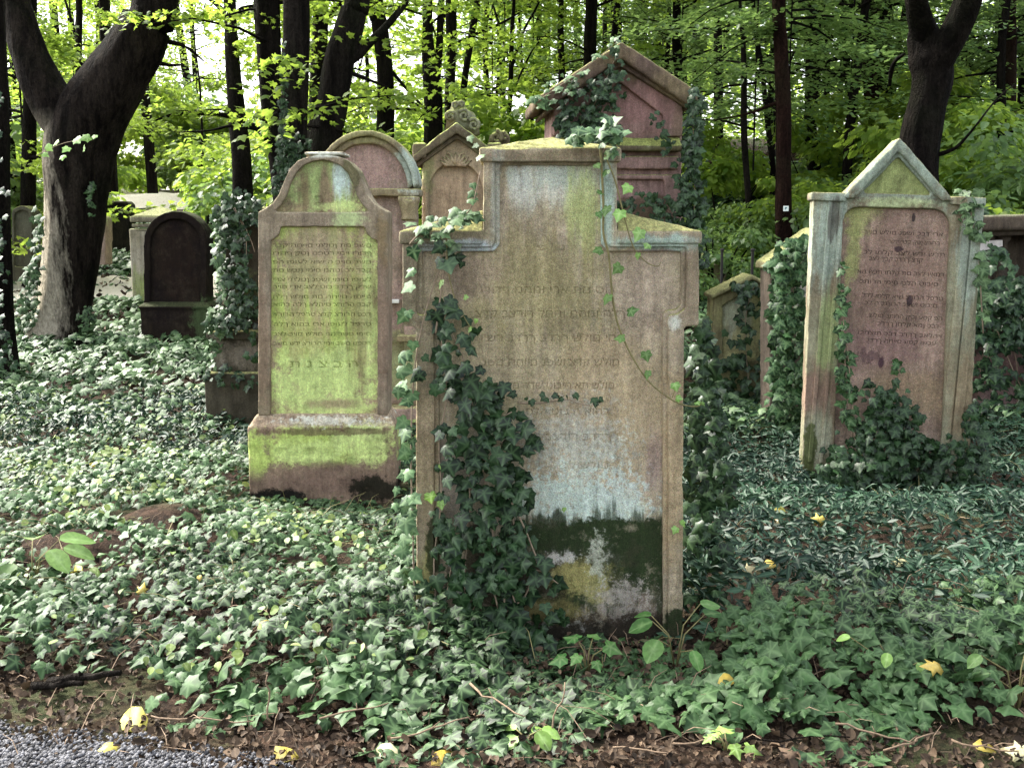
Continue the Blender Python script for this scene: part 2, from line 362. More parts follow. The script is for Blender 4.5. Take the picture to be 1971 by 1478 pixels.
def tmpl_dead():
    V = [(0, 0, 0), (.3, .2, .12), (.36, .5, .25), (.2, .8, .2), (0, 1, .05), (-.22, .78, .12), (-.34, .5, .1), (-.28, .2, .2), (0, .5, -.02)]
    return np.array(V), np.array([(i, (i + 1) % 8, 8) for i in range(8)]), np.array([1, 0, 0, 0, .8, 0, 0, 0, .9])
def tmpl_oval():
    o = [(.0, 0), (.2, .08), (.33, .28), (.36, .5), (.27, .76), (.1, .95), (0, 1.02)]; o = o + [(-x, y) for x, y in reversed(o[1:-1])]
    V = [(x, y, .14 * abs(x) - .16 * y * y) for x, y in o] + [(0, .45, -.03)]
    return np.array(V), np.array([(i, (i + 1) % 12, 12) for i in range(12)]), np.array([.9, 0, .3, 0, .3, 0, .9, 0, .3, 0, .3, 0, 1])
T = dict(oval=tmpl_oval(), ivy=tmpl_ivy(), lance=tmpl_lance(), tree=tmpl_tree(), star=tmpl_star(), dead=tmpl_dead())
def unit(a): return a / np.maximum(np.linalg.norm(a, axis=1, keepdims=True), 1e-9)
def leaves(kind, P, Nn, D, S, rng, curl=0.0):
    tv, tf, tg = T[kind]; n = len(P); k = len(tv); Nn = unit(Nn); D = unit(D - (D * Nn).sum(1, keepdims=True) * Nn); X = np.cross(D, Nn)
    S = np.broadcast_to(np.asarray(S, float), (n,))[:, None]
    wx = rng.uniform(.8, 1.15, (n, 1)); wz = 1 + rng.normal(0, .6, (n, 1)) + curl
    V = P[:, None, :] + (S * wx)[:, :, None] * tv[None, :, 0:1] * X[:, None, :] + S[:, :, None] * tv[None, :, 1:2] * D[:, None, :] + (S * wz)[:, :, None] * tv[None, :, 2:3] * Nn[:, None, :]
    F = tf[None] + (np.arange(n) * k)[:, None, None]
    r = rng.random(n); b = rng.random(n)
    C = np.stack([np.repeat(r, k), np.tile(tg, n), np.repeat(b, k)], 1)
    return V.reshape(-1, 3), F.reshape(-1, 3), C
def join(parts):
    V = []; F = []; C = []; n = 0
    for v, f, c in parts: V.append(v); F.append(f + n); C.append(c); n += len(v)
    return np.concatenate(V), np.concatenate(F), np.concatenate(C)
# ------------------------------------------------------------ the setting: ground, paths
def ground_mat():
    m = bpy.data.materials.new('forest_soil'); t = nodes(m); tc = N(t, 'ShaderNodeTexCoord'); v = tc.outputs['Object']
    a = noise_(t, v, 1.1, 5, .65); b = noise_(t, v, 14, 6, .75); c = noise_(t, v, 70, 4, .8)
    col = mix(t, remap(t, b, .4, .62), (.018, .012, .008), (.085, .052, .034))
    col = mix(t, remap(t, a, .5, .62, 0, .6), col, (.05, .07, .025))
    col = mix(t, remap(t, c, .62, .7, 0, .5), col, (.22, .15, .10))
    finish(t, col, .95, math_(t, 'MULTIPLY_ADD', b, 1, math_(t, 'MULTIPLY', c, .4)), .9, .04, .15); return m
M['soil'] = ground_mat()
ys = np.concatenate([np.linspace(-30, 1.5, 12)[:-1], np.linspace(1.5, 12, 160)[:-1], np.linspace(12, 45, 130)[:-1], np.linspace(45, 900, 30)])
xs = np.concatenate([np.linspace(-600, -20, 14)[:-1], np.linspace(-20, -4.5, 50)[:-1], np.linspace(-4.5, 4.5, 150)[:-1], np.linspace(4.5, 20, 50)[:-1], np.linspace(20, 600, 14)])
XX, YY = np.meshgrid(xs, ys); ZZ = H(XX, YY)
nx, ny = len(xs), len(ys); ii = (np.arange(ny - 1)[:, None] * nx + np.arange(nx - 1)[None]).ravel()
tag(mesh_np('ground', np.stack([XX.ravel(), YY.ravel(), ZZ.ravel()], 1), np.stack([ii, ii + 1, ii + nx + 1, ii + nx], 1), M['soil'], smooth=True), 'dark leaf strewn forest soil rising to a wooded slope', None, None, 'structure')
def strip(name, edges, mat, label, dz=.015, n=60, k=14):
    """a sheet following the terrain between two edge polylines (near, far)"""
    (a, b) = edges
    def res(p):
        p = np.array(p, float); d = np.r_[0, np.cumsum(np.linalg.norm(np.diff(p, axis=0), axis=1))]; s = np.linspace(0, d[-1], n)
        return np.stack([np.interp(s, d, p[:, 0]), np.interp(s, d, p[:, 1])], 1)
    a, b = res(a), res(b); V = []
    for j in range(k):
        f = j / (k - 1); p = a * (1 - f) + b * f
        for i, (x, y) in enumerate(p):
            e = (.5 - abs(f - .5)) < .04
            yy = y + (float(vnoise(x * 2.3, j)) - .5) * (.25 if e and dz > .012 else 0)
            V.append((x, yy, Hs(x, yy) + dz * (1 if not e else -1.2)))
    i = (np.arange(k - 1)[:, None] * n + np.arange(n - 1)[None]).ravel()
    return tag(mesh_np(name, V, np.stack([i, i + 1, i + n + 1, i + n], 1), mat, smooth=True), label, None, None, 'structure')
def path_mat(name, c1, c2, c3):
    m = bpy.data.materials.new(name); t = nodes(m); tc = N(t, 'ShaderNodeTexCoord'); v = tc.outputs['Object']
    a = noise_(t, v, 3, 5, .7); c = noise_(t, v, 120, 3, .8); b = noise_(t, v, 22, 5, .8)
    col = mix(t, remap(t, c, .4, .6), c1, c2); col = mix(t, remap(t, b, .56, .62, 0, .8), col, c3)
    finish(t, col, .9, c, .8, .02, .2); return m
M['path'] = path_mat('pale_path', (.40, .36, .30), (.62, .57, .48), (.26, .24, .12))
M['gravel'] = path_mat('gravel_bed', (.03, .03, .032), (.09, .09, .095), (.03, .02, .015))
strip('path', ([(-14, 13.6), (-6, 14.4), (-2.5, 14.6), (0, 14.0)], [(-14, 16.6), (-6, 17.2), (-2.5, 16.8), (0, 15.8)]), M['path'], 'pale trodden path crossing behind the left stones', .03)
strip('sunlit_path', ([(-16, 22), (-7, 23), (-3, 24)], [(-16, 32), (-7, 33.5), (-2, 34.5)]), M['path'], 'bright sunlit path at the far end of the clearing', .05)
strip('gravel_path', ([(-6, 1.2), (6, .6)], [(-6, 3.75), (-1.55, 3.12), (-.9, 2.98), (-.3, 2.72), (6, 2.2)]), M['gravel'], 'grey gravel path along the bottom left', .012, 160, 40)

# ------------------------------------------------------------ stones
PINK = (.31, .215, .175); PINK2 = (.25, .19, .135); OLIVE = (.21, .185, .10); TAN = (.35, .26, .165)
LIME = (.46, .58, .15); LIMEL = (.58, .70, .26); TURQ = (.40, .52, .44); WHITE = (.66, .68, .58); MOSS = (.022, .035, .012); MOSSB = (.03, .028, .015); MUST = (.24, .21, .07); PURP = (.26, .17, .17)
HEB = "ויאמר איש תם וישר הלך בדרך טובים ופועל צדק כל ימיו עסק בתורה ובמצות ונפטר בשם טוב ביום שבת קדש לפרט קטן אוהב שלום ורודף שלום ירא אלהים מנעוריו דבק באלהיו בצל שדי יתלונן נפשו צרורה בצרור החיים אמן סלה פה טמון זקן ושבע ימים כבד את ה מהונו וחלק לדל לחמו".split()
def row(nchar, k):
    rnd = random.Random(k); s = ''
    while len(s) < nchar: s += rnd.choice(HEB) + ' '
    return s.strip()
# --- main cross shaped stone
S = Stone('gravestone', 'large broad-shouldered brown sandstone gravestone in the centre foreground with ivy on its left side', 1059, 1262, 3.87)
q = S.Q; z0 = -.28
def xb(pts): return pts
body = q([(800, 1262), (800, 630), (774, 630), (774, 446), (930, 446), (930, 288), (1188, 288), (1188, 446), (1346, 446), (1346, 626), (1317, 630), (1317, 1262)])
body = [(body[0][0], z0)] + body[1:-1] + [(body[-1][0], z0)]
mainp = [S.patch(1060, 345, 115, 62, WHITE, .62, 'streak'), S.patch(1060, 340, 125, 30, TURQ, .45, 'streak'),
 S.patch(1122, 400, 40, 100, (.46, .52, .20), .8, 'streak'), S.patch(1040, 560, 150, 120, (.27, .24, .10), .5, 'streak'), S.patch(1010, 360, 30, 60, (.6, .62, .54), .6, 'streak'), S.patch(985, 620, 200, 260, (.33, .28, .14), .5, 'streak'), S.patch(1240, 560, 90, 110, (.42, .33, .25), .5),
 S.patch(900, 530, 80, 60, (.33, .245, .19), .5), S.patch(1175, 800, 150, 200, (.42, .32, .19), .6), S.patch(1110, 840, 130, 90, (.46, .45, .37), .6, 'speck'),
 S.patch(1125, 990, 165, 30, TURQ, .4, 'streak'), S.patch(1125, 900, 130, 100, (.46, .48, .40), .6, 'speck'), S.patch(1125, 968, 150, 80, (.50, .60, .52), .85, 'speck'), S.patch(1200, 985, 60, 36, (.50, .62, .52), .5), S.patch(1060, 960, 90, 60, (.5, .58, .5), .6, 'speck'), S.patch(1200, 960, 70, 70, (.5, .56, .5), .6, 'speck'), S.patch(1262, 900, 22, 80, PURP, .5),
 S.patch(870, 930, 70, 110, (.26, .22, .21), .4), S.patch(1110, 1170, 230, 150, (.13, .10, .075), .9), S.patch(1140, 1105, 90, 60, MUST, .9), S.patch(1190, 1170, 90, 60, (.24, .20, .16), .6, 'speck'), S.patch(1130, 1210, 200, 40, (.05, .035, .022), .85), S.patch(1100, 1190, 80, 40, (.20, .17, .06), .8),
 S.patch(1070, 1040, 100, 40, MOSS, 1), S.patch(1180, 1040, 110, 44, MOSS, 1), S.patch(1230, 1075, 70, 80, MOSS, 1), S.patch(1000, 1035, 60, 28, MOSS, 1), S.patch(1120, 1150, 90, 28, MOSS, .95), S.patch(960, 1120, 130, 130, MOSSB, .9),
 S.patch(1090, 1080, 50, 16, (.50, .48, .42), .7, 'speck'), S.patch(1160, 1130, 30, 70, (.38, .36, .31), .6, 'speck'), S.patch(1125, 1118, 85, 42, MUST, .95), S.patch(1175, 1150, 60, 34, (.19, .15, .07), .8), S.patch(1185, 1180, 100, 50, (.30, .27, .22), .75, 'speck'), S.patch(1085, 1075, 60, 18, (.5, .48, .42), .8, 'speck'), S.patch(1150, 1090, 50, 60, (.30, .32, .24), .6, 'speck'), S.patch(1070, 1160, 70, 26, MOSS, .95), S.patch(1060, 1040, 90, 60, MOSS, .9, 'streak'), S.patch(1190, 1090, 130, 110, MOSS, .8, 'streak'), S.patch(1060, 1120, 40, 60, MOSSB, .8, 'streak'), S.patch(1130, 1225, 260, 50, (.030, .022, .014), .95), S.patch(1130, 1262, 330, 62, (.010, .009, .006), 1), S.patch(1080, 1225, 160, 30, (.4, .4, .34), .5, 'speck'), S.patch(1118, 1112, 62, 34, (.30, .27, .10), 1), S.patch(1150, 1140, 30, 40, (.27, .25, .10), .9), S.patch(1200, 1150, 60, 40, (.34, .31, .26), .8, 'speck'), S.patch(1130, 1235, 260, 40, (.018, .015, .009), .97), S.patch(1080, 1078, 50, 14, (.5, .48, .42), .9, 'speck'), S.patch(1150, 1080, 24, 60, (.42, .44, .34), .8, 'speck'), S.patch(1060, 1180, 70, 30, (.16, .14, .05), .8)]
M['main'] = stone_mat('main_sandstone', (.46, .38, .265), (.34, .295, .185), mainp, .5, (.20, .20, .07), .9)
framep = [S.patch(1172, 390, 22, 110, TURQ, .85, 'streak'), S.patch(960, 400, 16, 140, (.42, .45, .38), .5, 'streak'), S.patch(905, 478, 90, 16, (.42, .48, .48), .8), S.patch(1250, 468, 110, 18, TURQ, .85, 'streak'), S.patch(1250, 490, 90, 12, PURP, .6),
 S.patch(1300, 620, 16, 22, WHITE, .8), S.patch(1290, 900, 40, 260, (.36, .27, .15), .7), S.patch(820, 900, 40, 170, (.33, .25, .15), .6), S.patch(818, 1130, 30, 100, (.34, .32, .12), .9, 'streak'), S.patch(835, 1060, 20, 70, MOSS, .9),
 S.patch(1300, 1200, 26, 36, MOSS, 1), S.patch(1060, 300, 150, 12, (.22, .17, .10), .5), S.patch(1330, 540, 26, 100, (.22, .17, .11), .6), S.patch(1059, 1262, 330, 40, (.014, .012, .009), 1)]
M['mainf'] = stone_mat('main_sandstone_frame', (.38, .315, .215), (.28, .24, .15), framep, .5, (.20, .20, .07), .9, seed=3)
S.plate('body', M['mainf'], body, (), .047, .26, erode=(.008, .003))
ear = [(962, 318), (1155, 318), (1158, 470), (1170, 484), (1312, 484), (1312, 588), (1302, 596), (1284, 598), (1277, 610), (1277, 1240), (845, 1240), (845, 610), (838, 598), (812, 596), (812, 484), (952, 484), (962, 470)]
hole = q(ear)
def grow(pts, d):
    out = []; n = len(pts); A = sum(pts[i][0] * pts[(i + 1) % n][1] - pts[(i + 1) % n][0] * pts[i][1] for i in range(n)); sg = 1 if A > 0 else -1
    for i in range(n):
        p, a, b = Vector(pts[i]), Vector(pts[i - 1]), Vector(pts[(i + 1) % n]); e1 = (p - a).normalized(); e2 = (b - p).normalized()
        n1 = Vector((e1.y, -e1.x)) * sg; n2 = Vector((e2.y, -e2.x)) * sg; m = (n1 + n2); m = m / max(.35, m.length_squared) * 2
        out.append(tuple(p + m * d))
    return out
S.plate('frame', M['mainf'], body, [grow(hole, .016)], 0.0, .050, erode=(.006, .002))
S.plate('moulding', M['mainf'], grow(hole, .022), [hole], .014, .048, erode=(.005, .0015))
rows = [(566, 925, 1185), (612, 915, 1205), (659, 925, 1200), (706, 925, 1195), (751, 960, 1185), (801, 1010, 1175), (850, 1000, 1180), (905, 1010, 1175)]
tx = [("פ   נ", *S.q(1062, 482), .030, S.m(52))] + [(row(int((b - a) / 12.5), i), *S.q((a + b) / 2, v), .040, S.m(b - a)) for i, (v, a, b) in enumerate(rows)]
S.plate('inscription_panel', M['main'], grow(hole, .012), (), .030, .038, texts=tx); S.plate('inscription_bed', M['main'], grow(hole, .011), (), .0330, .050)
mb = MB(); x0, zt = S.q(922, 312); x1, z1 = S.q(1196, 284)
mb.box(x0, x1, -.014, .275, zt, z1); a, b = S.q(1060, 262)
mb.hull([(x0, -.014, z1 - .002), (x1, -.014, z1 - .002), (x0, .275, z1 - .002), (x1, .275, z1 - .002), (a, .10, b + .004), (a, .16, b + .004)])
mb.build('top_block', M['mainf'], S.o, erode=(.007, .003))
for sx, (ua, ub) in ((-1, (768, 930)), (1, (1188, 1352))):
    mb = MB(); xa, zt = S.q(ua, 470); xb_, z1 = S.q(ub, 444); mb.box(xa, xb_, -.012, .27, zt, z1); zi = S.q(ub, 404)[1]
    xi, xo = (xb_, xa) if sx < 0 else (xa, xb_)
    mb.hull([(xo, -.012, z1 - .002), (xo, .27, z1 - .002), (xi, -.012, z1 - .002), (xi, .27, z1 - .002), (xi, .10, zi), (xi, .17, zi)])
    mb.build('shoulder', M['mainf'], S.o, erode=(.007, .003))
MAIN = S
# --- green arched stone
S = Stone('gravestone', 'tall gravestone with a bell shaped top, its inscribed panel covered in bright lime green algae', 621, 955, 6.0, rot=(0, 0, R(1)))
gp = [S.patch(622, 620, 150, 280, LIME, .9), S.patch(622, 740, 140, 95, LIMEL, .9), S.patch(710, 620, 26, 200, LIMEL, .8), S.patch(600, 520, 80, 110, (.36, .24, .19), .62, 'streak'), S.patch(690, 590, 34, 150, (.24, .19, .10), .7, 'streak'), S.patch(620, 470, 60, 40, (.33, .24, .18), .6), S.patch(580, 640, 60, 60, (.34, .26, .14), .5, 'streak'), S.patch(640, 778, 60, 14, (.25, .15, .12), .7)]
M['green'] = stone_mat('lime_algae_stone', (.40, .31, .20), (.30, .25, .12), gp, .42, (.3, .36, .1), .7, seed=7)
tp = [S.patch(620, 360, 88, 60, (.33, .42, .16), .95), S.patch(655, 345, 22, 45, (.55, .66, .62), .9, 'streak'), S.patch(585, 365, 14, 50, (.20, .14, .08), .8, 'streak'), S.patch(628, 370, 15, 60, (.22, .15, .10), .85, 'streak'), S.patch(660, 398, 60, 14, LIMEL, .7)]
M['tymp'] = stone_mat('green_tympanum_stone', (.30, .22, .15), (.3, .26, .13), tp, .45, seed=5)
fp = [S.patch(668, 420, 40, 26, (.42, .50, .24), .95), S.patch(680, 330, 22, 40, (.10, .10, .04), .7), S.patch(733, 620, 22, 190, (.22, .15, .11), .7), S.patch(735, 460, 16, 60, (.22, .16, .08), .7), S.patch(505, 640, 16, 180, (.25, .17, .115), .6), S.patch(625, 297, 46, 8, WHITE, .95)]
M['greenf'] = stone_mat('brown_frame_stone', (.29, .235, .165), (.22, .18, .115), fp, .45, (.30, .26, .16), .5, seed=2)
def mirror(pts, c): return pts + [(2 * c - u, v) for u, v in reversed(pts)]
half = [(497, 800), (497, 408), (508, 403), (524, 392), (537, 374), (546, 350), (556, 328), (572, 310), (594, 300), (622, 296)]
out = S.Q(mirror(half, 622)[:-1] if False else half[:-1] + [(622, 296)] + [(1244 - u, v) for u, v in reversed(half[:-1])])
ty = [(526, 408), (540, 396), (551, 378), (559, 354), (569, 334), (584, 318), (604, 310), (622, 308)]; tyh = S.Q(ty + [(1244 - 6 - u, v) for u, v in reversed(ty[:-1])])
pn = S.Q([(521, 802), (521, 462), (530, 458), (538, 450), (540, 437), (702, 437), (705, 450), (716, 460), (726, 464), (726, 802)])
S.plate('body', M['greenf'], out, (), .052, .25, erode=(.009, .003))
S.plate('frame', M['greenf'], out, [tyh, pn], 0, .056, erode=(.007, .002))
S.plate('tympanum', M['tymp'], grow(tyh, .012), (), .028, .042, texts=[("פ נ", *S.q(624, 392), .07, S.m(36))])
rw = [475, 490, 507, 523, 541, 555, 574, 589, 608, 627, 646, 664]
tx = [(row(24, 40 + i), *S.q(619, v + 1), .030, S.m(188)) for i, v in enumerate(rw)] + [("ת נ צ ב ה", *S.q(623, 708), .058, S.m(132))]
mb = MB(); V, F = plate(grow(pn, .012), (), .026, .040, tx); mb.add(*clean(V, F)); mb.build('inscription_panel', M['green'], S.o); S.plate('inscription_bed', M['green'], grow(pn, .011), (), .0335, .054); S.plate('tympanum_bed', M['tymp'], grow(tyh, .011), (), .032, .054)
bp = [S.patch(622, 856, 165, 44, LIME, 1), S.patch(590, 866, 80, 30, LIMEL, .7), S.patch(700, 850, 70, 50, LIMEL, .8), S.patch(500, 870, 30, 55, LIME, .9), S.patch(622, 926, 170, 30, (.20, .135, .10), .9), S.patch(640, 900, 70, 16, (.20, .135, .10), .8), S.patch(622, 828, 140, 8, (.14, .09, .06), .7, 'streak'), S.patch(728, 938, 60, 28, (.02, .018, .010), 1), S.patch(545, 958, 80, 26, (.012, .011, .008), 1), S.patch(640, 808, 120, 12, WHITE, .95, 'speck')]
M['greenb'] = stone_mat('algae_plinth_stone', (.28, .20, .14), (.23, .165, .11), bp, .42, (.30, .24, .16), .6, seed=9)
mb = MB(); a, zt = S.q(479, 820); b, zb = S.q(764, 958); c, z2 = S.q(494, 797); d, _ = S.q(750, 797)
mb.box(a, b, -.045, .30, -.35, zt)
mb.hull([(a, -.045, zt - .003), (b, -.045, zt - .003), (a, .3, zt - .003), (b, .3, zt - .003), (c, 0.005, z2), (d, 0.005, z2), (c, .25, z2), (d, .25, z2)])
mb.build('plinth', M['greenb'], S.o, erode=(.010, .004))
mb = MB(); a, zt = S.q(586, 299); b, z2 = S.q(662, 292); mb.box(a, b, -.004, .254, zt, z2); mb.build('top_block', M['greenf'], S.o, erode=(.007, .003))
# --- round arched stone with columns
S = Stone('gravestone', 'wide pink gravestone with a heavy round arch on columns, behind the two foremost stones', 705, 850, 7.3)
ap = [S.patch(705, 320, 80, 60, (.40, .26, .23), .6), S.patch(720, 250, 90, 20, (.20, .19, .09), .8)]
M['pinks'] = stone_mat('rough_pink_sandstone', (.36, .26, .22), (.28, .22, .16), ap + [S.patch(770, 700, 60, 70, (.32, .36, .18), .8), S.patch(770, 660, 30, 20, (.2, .18, .1), .7)], .6, (.24, .22, .10), .9, seed=4)
M['pinkring'] = stone_mat('lichen_arch_stone', (.25, .21, .12), (.22, .17, .11), [S.patch(790, 320, 34, 60, (.36, .44, .38), .8), S.patch(720, 262, 110, 16, (.27, .26, .12), .8)], .5, (.22, .21, .09), .9, seed=6)
mb = MB(); a, zt = S.q(596, 780); b, _ = S.q(814, 780); mb.box(a, b, -.09, .40, -.4, zt); mb.build('plinth', M['pinks'], S.o, erode=(.014, .004))
S.plate('body', M['pinks'], S.Q([(612, 782), (612, 372)] + arc(705, 355, 93, 96, 180, 180, 1)[:0] + [(705 - 92 * math.cos(R(k)), 362 - 96 * math.sin(R(k))) for k in range(0, 181, 10)] + [(798, 782)]), (), .05, .36, erode=(.014, .004))
ring_o = [(705 - 101 * math.cos(R(k)), 364 - 113 * math.sin(R(k))) for k in range(0, 181, 8)]; ring_i = [(705 - 79 * math.cos(R(k)), 364 - 88 * math.sin(R(k))) for k in range(180, -1, -8)]
ring_m = [(705 - 90 * math.cos(R(k)), 364 - 101 * math.sin(R(k))) for k in range(180, -1, -8)]
S.plate('arch', M['pinkring'], S.Q(ring_o + ring_m), (), -.03, .33, erode=(.012, .003)); S.plate('arch_moulding', M['pinkring'], S.Q([(705 - 91 * math.cos(R(k)), 364 - 102 * math.sin(R(k))) for k in range(0, 181, 8)] + ring_i), (), .005, .30, erode=(.011, .003))
mb = MB(); a, zt = S.q(602, 378); b, z2 = S.q(808, 363); mb.box(a, b, -.025, .3, zt, z2); mb.build('entablature', M['pinkring'], S.o, erode=(.011, .003))
for cu in (622, 787):
    cx, z1 = S.q(cu, 378); zb = S.q(cu, 780)[1] ; r = S.m(14); mb = MB()
    mb.box(cx - r * 1.45, cx + r * 1.45, -.03, .06, z1 - .035, z1); mb.lathe([(r, z1 - .16), (r * 1.25, z1 - .15), (r * 1.05, z1 - .13), (r * 1.15, z1 - .1), (r * 1.45, z1 - .03)], cx, .02, 20); mb.build('capital', M['pinkring'], S.o, erode=(.009, .003))
    mb = MB(); mb.lathe([(r * 1.02, zb + .05), (r * .95, z1 - .155)], cx, .02, 24); mb.build('column', M['pinks'], S.o, smooth=False, erode=(.01, .003))
    mb = MB(); mb.lathe([(r * 1.5, zb), (r * 1.5, zb + .04), (r * 1.1, zb + .07), (r * 1.25, zb + .09)], cx, .02, 20); mb.build('column_base', M['pinkring'], S.o, erode=(.01, .003))
mb = MB(); a, zt = S.q(745, 584); b, z2 = S.q(768, 577); mb.box(a - .1, b, -.0, .2, zt, z2); mb.build('ledge', flat_mat('white_ledge_stone', (.6, .6, .55), .9), S.o, bevel=.004)
mb = MB(); a, zt = S.q(766, 655); b, z2 = S.q(806, 643); mb.box(a, b, -.11, .2, zt, z2); mb.build('ledge', M['pinkring'], S.o, erode=(.01, .003))
# --- small gabled stone with carved scrolls
S = Stone('gravestone', 'small tan gravestone with mossy pointed gable and carved scrolls, behind the central stone', 877, 830, 7.9)
tn = [S.patch(875, 380, 60, 60, (.42, .31, .20), .7), S.patch(820, 330, 18, 60, (.22, .24, .10), .7), S.patch(878, 250, 90, 20, (.16, .15, .05), .8)]
M['tan'] = stone_mat('tan_sandstone', (.46, .35, .23), (.36, .29, .18), tn, .5, (.20, .21, .08), .8, seed=11)
M['gab4'] = stone_mat('mossy_gable_stone', (.12, .095, .06), (.15, .14, .07), [S.patch(900, 215, 50, 40, (.24, .26, .17), .6)], .5, (.25, .28, .08), .9, seed=12)
arch = [(877 - 52 * math.cos(R(k)), 372 - 60 * math.sin(R(k))) for k in range(0, 181, 9)]
S.plate('body', M['tan'], S.Q([(812, 840), (812, 306), (878, 250), (944, 306), (944, 840)]), (), .05, .34, erode=(.013, .003))
S.plate('frame', M['tan'], S.Q([(812, 840), (812, 306), (878, 252), (944, 306), (944, 840)]), [S.Q([(825, 820)] + arch + [(929, 820)])], 0, .052, erode=(.009, .002))
for ln in ((808, 880), (950, 880)):
    pass
o_ = [(796, 300), (880, 237), (962, 300), (962, 318), (880, 258), (796, 318)]
S.plate('gable', M['gab4'], S.Q(o_), (), -.10, .36, erode=(.012, .004)); S.plate('gable_moulding', M['gab4'], S.Q([(803, 314), (880, 256), (955, 314), (955, 324), (880, 268), (803, 324)]), (), -.05, .3, erode=(.011, .003))
mb = MB(); a, zt = S.q(795, 306); b, z2 = S.q(822, 276); mb.box(a, b, -.09, .2, zt, z2); mb.build('corner_block', M['gab4'], S.o, erode=(.012, .003)); mb = MB(); a, _ = S.q(938, 300); b, _ = S.q(966, 300); mb.box(a, b, -.09, .2, zt, z2); mb.build('corner_block', M['gab4'], S.o, erode=(.012, .003))
for cu in (818, 938):
    cx, z1 = S.q(cu, 330); r = S.m(5); mb = MB(); zc = S.q(cu, 372)[1]; mb.lathe([(r, -.1), (r, zc), (r * 1.6, zc + .02), (r * 1.2, zc + .05), (r * 1.7, zc + .09), (r, zc + .1), (r, z1)], cx, -.01, 12); mb.build('colonnette', M['tan'], S.o, True)
def scroll(mb, cu, cv, r0, turns, sgn, y, th, start=0):
    pts = []; rad = []; n = int(18 * turns)
    for i in range(n + 1):
        f = i / n; a = start + sgn * f * turns * 2 * math.pi; r = S.m(r0) * (1 - .8 * f); x, z = S.q(cu, cv); pts.append((x + r * math.cos(a), y, z + r * math.sin(a))); rad.append(th * (1 - .35 * f))
    mb.tube(pts, rad, 8)
mb = MB(); mb.add(*plate(S.Q([(856, 250), (860, 222), (868, 202), (878, 196), (892, 198), (900, 210), (912, 216), (920, 232), (922, 256), (905, 262), (880, 245)]), (), .05, .2))
for a in ((893, 222, 12, 1.6, -1, .035, .014, 2.6), (912, 240, 12, 1.5, -1, .035, .013, 2.4), (866, 224, 10, 1.5, 1, .035, .013, .6), (876, 202, 7, 1.2, 1, .035, .012, 0), (888, 200, 6, 1.2, -1, .035, .012, 3.1)): scroll(mb, *a)
mb.build('carved_ornament', M['gab4'], S.o, True)
mb = MB(); mb.add(*plate(S.Q([(938, 278), (942, 260), (958, 250), (975, 252), (982, 264), (980, 278)]), (), .05, .18)); scroll(mb, 955, 264, 12, 1.5, -1, .03, .02, 1.6); scroll(mb, 973, 262, 8, 1.2, 1, .03, .016, 1.6)
mb.build('carved_ornament', M['gab4'], S.o, True)
mb = MB()
for k in range(9):
    a = R(25 + 130 * k / 8); x, z = S.q(877, 335); x1, z1 = S.q(877 + 34 * math.cos(a), 320 - 26 * math.sin(a)); mb.tube([(x, -.004, z + .06), (x * .4 + x1 * .6, -.016, z * .35 + z1 * .65), (x1, -.003, z1)], [.006, .014, .004], 6)
for k in (-1, 1): scroll(mb, 877 + k * 16, 306, 11, 1.1, k, -.006, .008, math.pi / 2)
mb.build('relief_carving', M['tan'], S.o, True)
# --- big pink monument
S = Stone('monument', 'massive reddish pink gabled monument, tallest of all, with ivy over its left roof edge', 1190, 812, 8.5, cat='monument', rot=(0, 0, R(4)))
pp = [S.patch(1240, 200, 90, 60, (.29, .16, .145), .7), S.patch(1150, 160, 70, 60, (.12, .08, .06), .7), S.patch(1250, 130, 60, 30, (.16, .15, .07), .7, 'streak'), S.patch(1240, 400, 70, 30, (.10, .07, .04), .8), S.patch(1310, 250, 16, 60, (.25, .18, .12), .6)]
M['mon'] = stone_mat('red_pink_sandstone', (.30, .195, .17), (.22, .15, .12), pp, .5, (.19, .20, .07), .85, seed=14)
M['mond'] = stone_mat('dark_cornice_stone', (.13, .09, .07), (.18, .14, .08), [], .5, (.20, .19, .08), .9, seed=15)
S.plate('body', M['mon'], S.Q([(1062, 830), (1062, 205), (1192, 108), (1318, 205), (1318, 830)]), (), .04, .62, erode=(.016, .004))
S.plate('tympanum_frame', M['mon'], S.Q([(1064, 262), (1064, 206), (1192, 110), (1316, 206), (1316, 262)]), [S.Q([(1108, 262.5), (1108, 222), (1192, 158), (1278, 222), (1278, 262.5)])], .0, .042, erode=(.011, .002))
ro = [(1024, 196), (1192, 84), (1338, 178), (1338, 204), (1318, 204), (1192, 118), (1062, 206), (1024, 218)]
S.plate('roof', M['mond'], S.Q(ro), (), -.12, .72, erode=(.016, .005))
S.plate('roof_moulding', M['mond'], S.Q([(1044, 216), (1192, 117), (1328, 203), (1328, 213), (1192, 130), (1044, 226)]), (), -.05, .66, erode=(.012, .003))
mb = MB(); a, zt = S.q(1060, 292); b, z2 = S.q(1312, 262); mb.hull([(a, .04, z2), (b, .04, z2), (a, -.07, zt + .04), (b, -.07, zt + .04), (a, .04, zt), (b, .04, zt), (a, -.07, zt), (b, -.07, zt)]); mb.build('cornice', M['gab4'], S.o, erode=(.012, .003))
mb = MB(); a, zt = S.q(1072, 326); b, z2 = S.q(1308, 300); mb.box(a, b, -.02, .05, zt, z2); mb.build('frieze', M['mon'], S.o, erode=(.012, .003))
S.plate('panel_frame', M['mon'], S.Q([(1070, 830), (1070, 336), (1312, 336), (1312, 830)]), [S.Q([(1100, 760), (1100, 346), (1280, 346), (1280, 760)])], -.005, .045, erode=(.012, .003))
mb = MB(); a, zt = S.q(1050, 780); b, _ = S.q(1334, 780); mb.box(a, b, -.12, .7, -.5, zt); mb.build('plinth', M['mon'], S.o, erode=(.02, .005))
